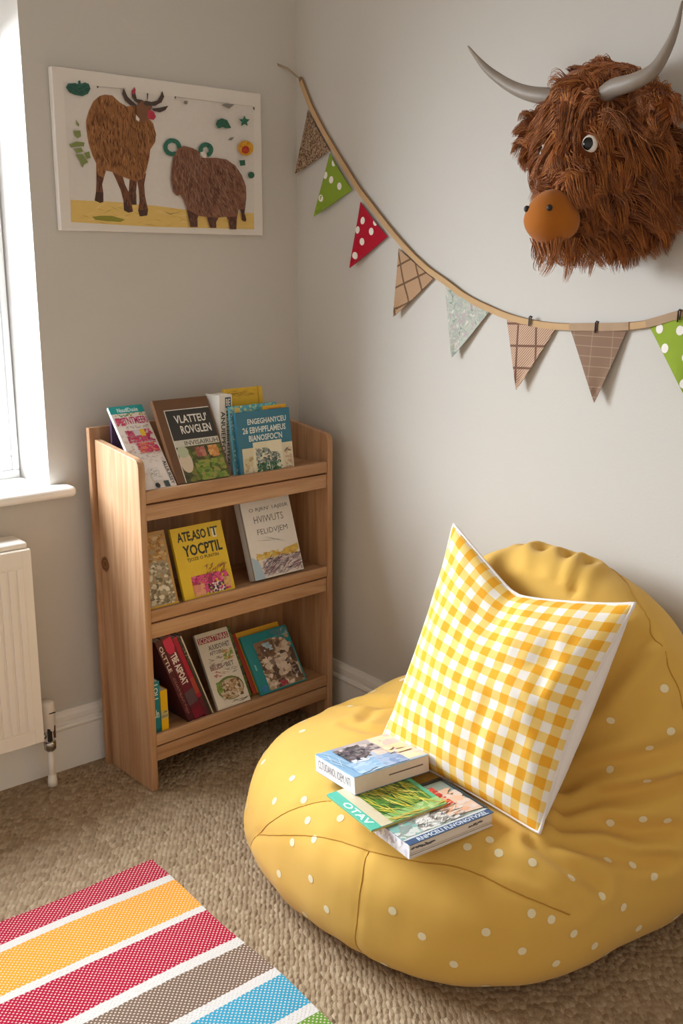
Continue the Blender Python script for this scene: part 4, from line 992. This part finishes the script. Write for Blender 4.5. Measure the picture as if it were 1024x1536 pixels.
lying('thick white paperback with a rocky coast cover lying on top against the cushion', *BK1, '#8fb0cc', [
    ('r', .02, .02, 1, 1, '#b4bccb'), ('r', 0, 0, .22, 1, '#86a9c6'), ('b', .55, .05, 1, 1, ['#d9c2b4', '#e0cab8', '#cdb6ae', '#e6cfae'], 90, .12), ('b', .22, .6, .7, 1, ['#b8aaa8', '#c8b8b0', '#a8a0a4'], 60, .1), ('b', .4, .02, .75, .4, ['#8ea4c4', '#a4b4ce', '#7a90b8'], 60, .07), ('b', .1, .02, .45, .4, ['#9fbbd4', '#b4cade', '#8cb0d0'], 60, .07),
    ('p', [(.2, .5), (.22, .78), (.38, .92), (.52, .88), (.5, .56), (.36, .42)], '#5a5458'), ('b', .18, .45, .52, .9, ['#4a464a', '#6c6466', '#8c8080', '#3c3a40', '#7c6a70'], 110, .035), ('b', .5, .62, .68, .82, ['#8a7c80', '#7a7078', '#a89a9a'], 26, .03), ('b', .2, .34, .4, .46, ['#d0dce6', '#e2e8ee'], 20, .03), ('l', .03, .4, .16, .96, ['#c4d6e4'], 8, .3, .006, 1.6), ('b', .68, .3, .95, .6, ['#e4c8a0', '#e8d2b4'], 20, .09)],
    spinecol='#f1eff0', backcol='#5b7f9f', spine=[('t', 'CLTUOANOI, IOEM, NTI', .25, .1, .8, .92, '#6f6b70', -90, .0)], pagecol='#e2cdbf', edge=[('r', .45, .42, .92, .5, '#6a5850')], ins=.0006)

# ------------------------------------------------------------------ highland cow head
cow = thing('cow_head', 'shaggy rust brown plush highland cow head with grey horns mounted on the wall', 'wall decoration', (0, -1.11, 1.5))
WO = np.array((0, -1.11, 1.5))
def ell(p, c, r): return (np.sqrt((((p - np.array(c)) / np.array(r)) ** 2).sum(-1)) - 1) * min(r)
def head_field(p):
    d = sminv(ell(p, (-.105, -1.105, 1.550), (.115, .118, .125)), ell(p, (-.185, -1.128, 1.440), (.085, .062, .085)), .05)
    d = sminv(d, ell(p, (-.075, -1.135, 1.445), (.085, .105, .105)), .05)
    return np.maximum(d, p[..., 0] + .004)
HV, HF = star_surface(head_field, (-.12, -1.115, 1.50), 90, 64, .4)
HN = vnormals(HV, HF)
mb = MB(); mb.add([tuple(v - WO) for v in HV], HF, cloth_mat('#6a3614', 300, 'fur_backing', '#4a230c', .2), True)
mb.build('head', cow)
EYES = [np.array((-.213, -1.166, 1.520)), np.array((-.212, -1.062, 1.513))]
MUZ, MR = np.array((-.268, -1.133, 1.390)), np.array((.052, .051, .047))
def grow(V, N, L, comb, clump=.02, rad=.0010, seg=7, grav=1., lift=.55, mess=.35, tipr=.12):
    n = len(V)
    nc = max(4, n // 34); ci = RNG.choice(n, nc, replace=False); CC = V[ci]
    own = np.empty(n, int)
    for a in range(0, n, 2000): own[a:a + 2000] = ((V[a:a + 2000, None] - CC[None]) ** 2).sum(-1).argmin(1)
    cr = RNG.normal(size=(nc, 3)) * mess; cl = RNG.uniform(.75, 1.25, nc); curl = RNG.normal(size=(nc, 3)) * .5
    pos = V - N * .003; pts = [pos]; ln = L * cl[own] * RNG.uniform(.7, 1.1, n)
    for k in range(1, seg):
        t = k / (seg - 1)
        d = N * lift * (1 - t) ** 1.3 + comb + np.array((0, 0, -1.)) * grav * (.25 + .75 * t) + cr[own] * (.5 + .5 * t) + RNG.normal(size=(n, 3)) * .10 + curl[own] * math.sin(t * 4.0) * .55
        d /= np.linalg.norm(d, axis=1, keepdims=True)
        pos = pos + d * (ln / (seg - 1))[:, None]
        q = pos + (CC[own] + (pos[ci] - V[ci])[own] - pos) * (.56 * t ** 1.2)
        # keep clear of the head and of the wall
        f = head_field(q); pushm = f < .004
        if pushm.any(): q[pushm] += N[pushm] * (.004 - f[pushm])[:, None]
        q[:, 0] = np.minimum(q[:, 0], -.003)
        pts.append(q)
    return np.stack(pts, 1), np.linspace(1, tipr, seg) * rad
def sample(V, F, dens):
    Q = np.array([f if len(f) == 4 else (f[0], f[1], f[2], f[2]) for f in F])
    ar = .5 * np.linalg.norm(np.cross(V[Q[:, 2]] - V[Q[:, 0]], V[Q[:, 3]] - V[Q[:, 1]]), axis=1)
    n = int(ar.sum() * dens); i = RNG.choice(len(Q), n, p=ar / ar.sum()); u, v = RNG.random((2, n, 1))
    P = (V[Q[i, 0]] * (1 - u) + V[Q[i, 1]] * u) * (1 - v) + (V[Q[i, 3]] * (1 - u) + V[Q[i, 2]] * u) * v
    N = vnormals(V, F); M = N[Q[i]].mean(1); return P, M / np.linalg.norm(M, axis=1, keepdims=True)
def strand_mesh(P, rad, name, parent, off):
    n, K, _ = P.shape
    d = np.gradient(P, axis=1); d /= np.linalg.norm(d, axis=2, keepdims=True) + 1e-9
    a = np.cross(d, np.array((.3, .2, .93))); a /= np.linalg.norm(a, axis=2, keepdims=True) + 1e-9; b = np.cross(d, a)
    V = np.stack([P + (a * math.cos(q) + b * math.sin(q)) * rad[None, :, None] for q in (0, 2 * pi / 3, 4 * pi / 3)], 2) - off
    V = V.reshape(-1, 3)
    i = np.arange(n)[:, None, None] * K * 3; k = np.arange(K - 1)[None, :, None] * 3; j = np.arange(3)[None, None, :]; j2 = (j + 1) % 3
    Fq = np.stack(np.broadcast_arrays(i + k + j, i + k + j2, i + k + 3 + j2, i + k + 3 + j), -1).reshape(-1, 4)
    me = bpy.data.meshes.new(name)
    me.vertices.add(len(V)); me.vertices.foreach_set('co', V.ravel())
    me.loops.add(Fq.size); me.loops.foreach_set('vertex_index', Fq.ravel().astype(np.int32))
    me.polygons.add(len(Fq)); me.polygons.foreach_set('loop_start', np.arange(0, Fq.size, 4, dtype=np.int32))
    me.polygons.foreach_set('use_smooth', np.ones(len(Fq), bool))
    me.materials.append(FUR); me.update(calc_edges=True); me.validate()
    return link(name, me, parent)
V, N = sample(HV, HF, 56000)
keep = (V[:, 0] < -.006)
for e in EYES: keep &= np.linalg.norm(V - e, axis=1) > .017
keep &= (((V - MUZ) / (MR * .98)) ** 2).sum(1) > 1
V, N = V[keep], N[keep]
rel = V - np.array((-.12, -1.115, 1.50))
fz = np.clip((1.66 - V[:, 2]) / .3, 0, 1)
nearm = np.exp(-((((V - MUZ) / (MR + .02)) ** 2).sum(1)) / 1.6)
L = .080 + .022 * fz; L = np.where(V[:, 2] < 1.44, .066, L); L = np.where(V[:, 2] < 1.38, .050, L); L *= 1 - .55 * nearm
top = V[:, 2] > 1.61; L[top] = .062
far = np.clip(rel[:, 1] / .05, 0, 1); L *= 1 - .42 * far
eyed = np.linalg.norm(V - EYES[0], axis=1); L *= .45 + .55 * np.clip((eyed - .012) / .045, 0, 1)
beard = (V[:, 2] < 1.375) & (V[:, 0] < -.12); L[beard] = .056; L[beard & (V[:, 0] < -.19)] = .085
comb = np.zeros_like(V); comb[:, 1] = np.where(rel[:, 1] < 0, -.35, .30) * np.clip(np.abs(rel[:, 1]) / .06, 0, 1)
comb[:, 0] = .15
tp = np.clip((V[:, 2] - 1.58) / .08, 0, 1)[:, None]
comb = comb * (1 - tp) + np.array((-.25, .25, .25)) * tp
P, rad = grow(V, N, L, comb, mess=.34, lift=.50, rad=.00125, grav=1.15)
ok = np.ones(len(P), bool)
for e in EYES[:1]:
    on = e + (e - np.array((-.11, -1.112, 1.53))) * .12
    ok &= np.linalg.norm(P - on, axis=2).min(1) > .0165
ok &= ((((P - MUZ) / (MR * 1.02)) ** 2).sum(2).min(1) > 1)
# short pile over the bridge of the nose, and the beard below the muzzle
V2, N2 = sample(HV, HF, 90000)
mm = ((((V2 - MUZ) / (MR + .035)) ** 2).sum(1) < 1.2) & ((((V2 - MUZ) / MR) ** 2).sum(1) > .9)
V2, N2 = V2[mm], N2[mm]
P2, _r = grow(V2, N2, np.full(len(V2), .026), np.tile((.15, 0, .25), (len(V2), 1)), mess=.3, lift=.5, grav=.5)
ok2 = ((((P2 - MUZ) / (MR * 1.0)) ** 2).sum(2)[:, 3:].min(1) > .92)
nb_ = 260
V3 = MUZ + np.stack([RNG.uniform(-.022, .05, nb_), RNG.uniform(-.034, .034, nb_), np.full(nb_, -.036)], 1)
hf_ = head_field; head_field = lambda p: np.ones(p.shape[:-1])
P3, _r = grow(V3, np.tile((0, 0, -1.), (nb_, 1)), np.where(np.abs(V3[:, 1] - MUZ[1]) < .014, .082, .040), np.zeros((nb_, 3)), mess=.28, grav=1.3)
head_field = hf_
fur = strand_mesh(np.concatenate([P[ok], P2[ok2], P3]), rad, 'fur', cow, WO); fur['kind'] = 'stuff'
def ear(c, r, rot, n0, name):
    R = np.array(rot.to_3x3())
    mb = MB(); mb.ball(Vector(c) - Vector(WO), r, cloth_mat('#7a3f18', 300, 'ear_backing', '#5a2c10', .2), 24, 14, rot.to_3x3())
    o = mb.build('ear', cow)
    vs = np.array([v.co[:] for v in o.data.vertices]) + WO; fs = [tuple(p.vertices) for p in o.data.polygons]
    V, N = sample(vs, fs, 170000)
    global head_field
    hf = head_field; head_field = lambda p: np.ones(p.shape[:-1])
    P, rad = grow(V, N, np.full(len(V), .042), np.zeros_like(V), mess=.32, lift=.7, grav=.8, rad=.0012)
    head_field = hf
    strand_mesh(P, rad, 'ear_fur', o, WO)['kind'] = 'stuff'
ear((-.125, -.962, 1.562), (.018, .026, .042), Rx(D2(28)), 0, 'ear')
ear((-.150, -1.250, 1.585), (.020, .048, .026), Rx(D2(24)), 0, 'ear')
hm = NT('grey_horn'); hm.color(hm.mix(hm.noise(hm.mapped((1, 1, 1)), 18, 3), '#75695f', '#9c8f82')); hm.rough(.5)
hm.bump(hm.noise(hm.mapped((1, 1, 1)), 120, 2), .08, .001)
def horn(path, r0):
    Q = smooth_path(path, 6); K = len(Q)
    rs = [r0 * (1 - (k / (K - 1)) ** 1.5) * (1 - .12 * k / (K - 1)) + .0016 for k in range(K)]
    mb = MB(); mb.tube([Vector(p) - Vector(WO) for p in Q], rs, hm.m, 18); mb.build('horn', cow)
horn([(-.13, -1.075, 1.612), (-.145, -1.022, 1.624), (-.15, -.967, 1.636), (-.15, -.914, 1.657), (-.15, -.858, 1.691), (-.15, -.822, 1.721), (-.15, -.794, 1.749)], .0165)
horn([(-.17, -1.155, 1.605), (-.19, -1.195, 1.614), (-.20, -1.241, 1.617), (-.20, -1.281, 1.631), (-.20, -1.305, 1.662), (-.20, -1.319, 1.694), (-.20, -1.326, 1.730)], .0165)
mzm = cloth_mat('#a8621c', 500, 'felt_muzzle', '#7c4210', .2, .4)
mb = MB(); mb.ball(MUZ - WO, MR, mzm, 32, 20, Rz(D2(12)).to_3x3() @ Ry(D2(12)).to_3x3()); 
mb.v = [tuple(Vector(MUZ - WO) + Vector(((p[0] - (MUZ - WO)[0]) * (1 - 2.6 * max(0, p[2] - (MUZ - WO)[2])), (p[1] - (MUZ - WO)[1]) * (1 - 3.4 * max(0, p[2] - (MUZ - WO)[2])), (p[2] - (MUZ - WO)[2]) * (1.1 if p[2] > (MUZ - WO)[2] else .96)))) for p in mb.v]
mz = mb.build('muzzle', cow); mz['label'] = 'ochre felt muzzle'
for d in ((-.80, -.52, .34), (-.80, .50, .34)):
    d = np.array(d) / np.linalg.norm(d); p = MUZ + d / np.sqrt(((d / MR) ** 2).sum())
    mb = MB(); mb.ball(p - WO, (.0055, .0055, .006), flat('#1b1512', .6), 12, 8); mb.build('nostril', mz)
for e, d in zip(EYES, ((-.86, -.50, .0), (-.86, .50, .0))):
    d = Vector(d).normalized(); rot = d.to_track_quat('Z', 'Y').to_matrix()
    mb = MB(); mb.ball(Vector(e - WO) + d * .002, (.0145, .0165, .008), flat('#ece6e0', .3), 20, 12, rot); ey = mb.build('eye', cow)
    mb = MB(); mb.ball(Vector(e - WO) + d * .0048 + Vector((0, .0012, .0003)), (.0118, .0134, .0066), flat('#0d0b0c', .2), 18, 10, rot); mb.build('pupil', ey)

# ------------------------------------------------------------------ camera and light
cam = bpy.data.cameras.new('camera'); co = bpy.data.objects.new('camera', cam); COL.objects.link(co)
cam.sensor_fit = 'VERTICAL'; cam.sensor_height = 36; cam.lens = 36 * 1502. / 1536
co.location = (-1.770, -2.363, 1.3)
yaw, pit, rl = D2(50.68), D2(13.63), D2(.16)
fw = Vector((math.cos(yaw) * math.cos(pit), math.sin(yaw) * math.cos(pit), -math.sin(pit)))
r = fw.cross(Vector((0, 0, 1))).normalized(); u = r.cross(fw)
r2 = r * math.cos(rl) + u * math.sin(rl); u2 = -r * math.sin(rl) + u * math.cos(rl)
co.matrix_world = Matrix(((r2.x, u2.x, -fw.x, co.location.x), (r2.y, u2.y, -fw.y, co.location.y), (r2.z, u2.z, -fw.z, co.location.z), (0, 0, 0, 1)))
scene.camera = co
w = bpy.data.worlds.new('daylight'); scene.world = w; w.use_nodes = True
w.node_tree.nodes['Background'].inputs[0].default_value = (1., .905, .79, 1); w.node_tree.nodes['Background'].inputs[1].default_value = WORLD
def area(name, loc, target, sx, sy, power, col):
    l = bpy.data.lights.new(name, 'AREA'); l.shape = 'RECTANGLE'; l.size = sx; l.size_y = sy; l.energy = power; l.color = col
    o = bpy.data.objects.new(name, l); COL.objects.link(o); o.location = loc
    o.rotation_euler = (Vector(target) - Vector(loc)).to_track_quat('-Z', 'Y').to_euler(); return o
area('window_daylight', (-1.9, 1.0, 2.35), (-1.5, -.6, 1.2), 3.6, 2.4, WIN, (.85, .935, 1.))
scene.view_settings.view_transform = 'Standard'; scene.view_settings.look = 'None'; scene.view_settings.gamma = 1; scene.view_settings.use_curve_mapping = False
scene.view_settings.exposure = EXPO
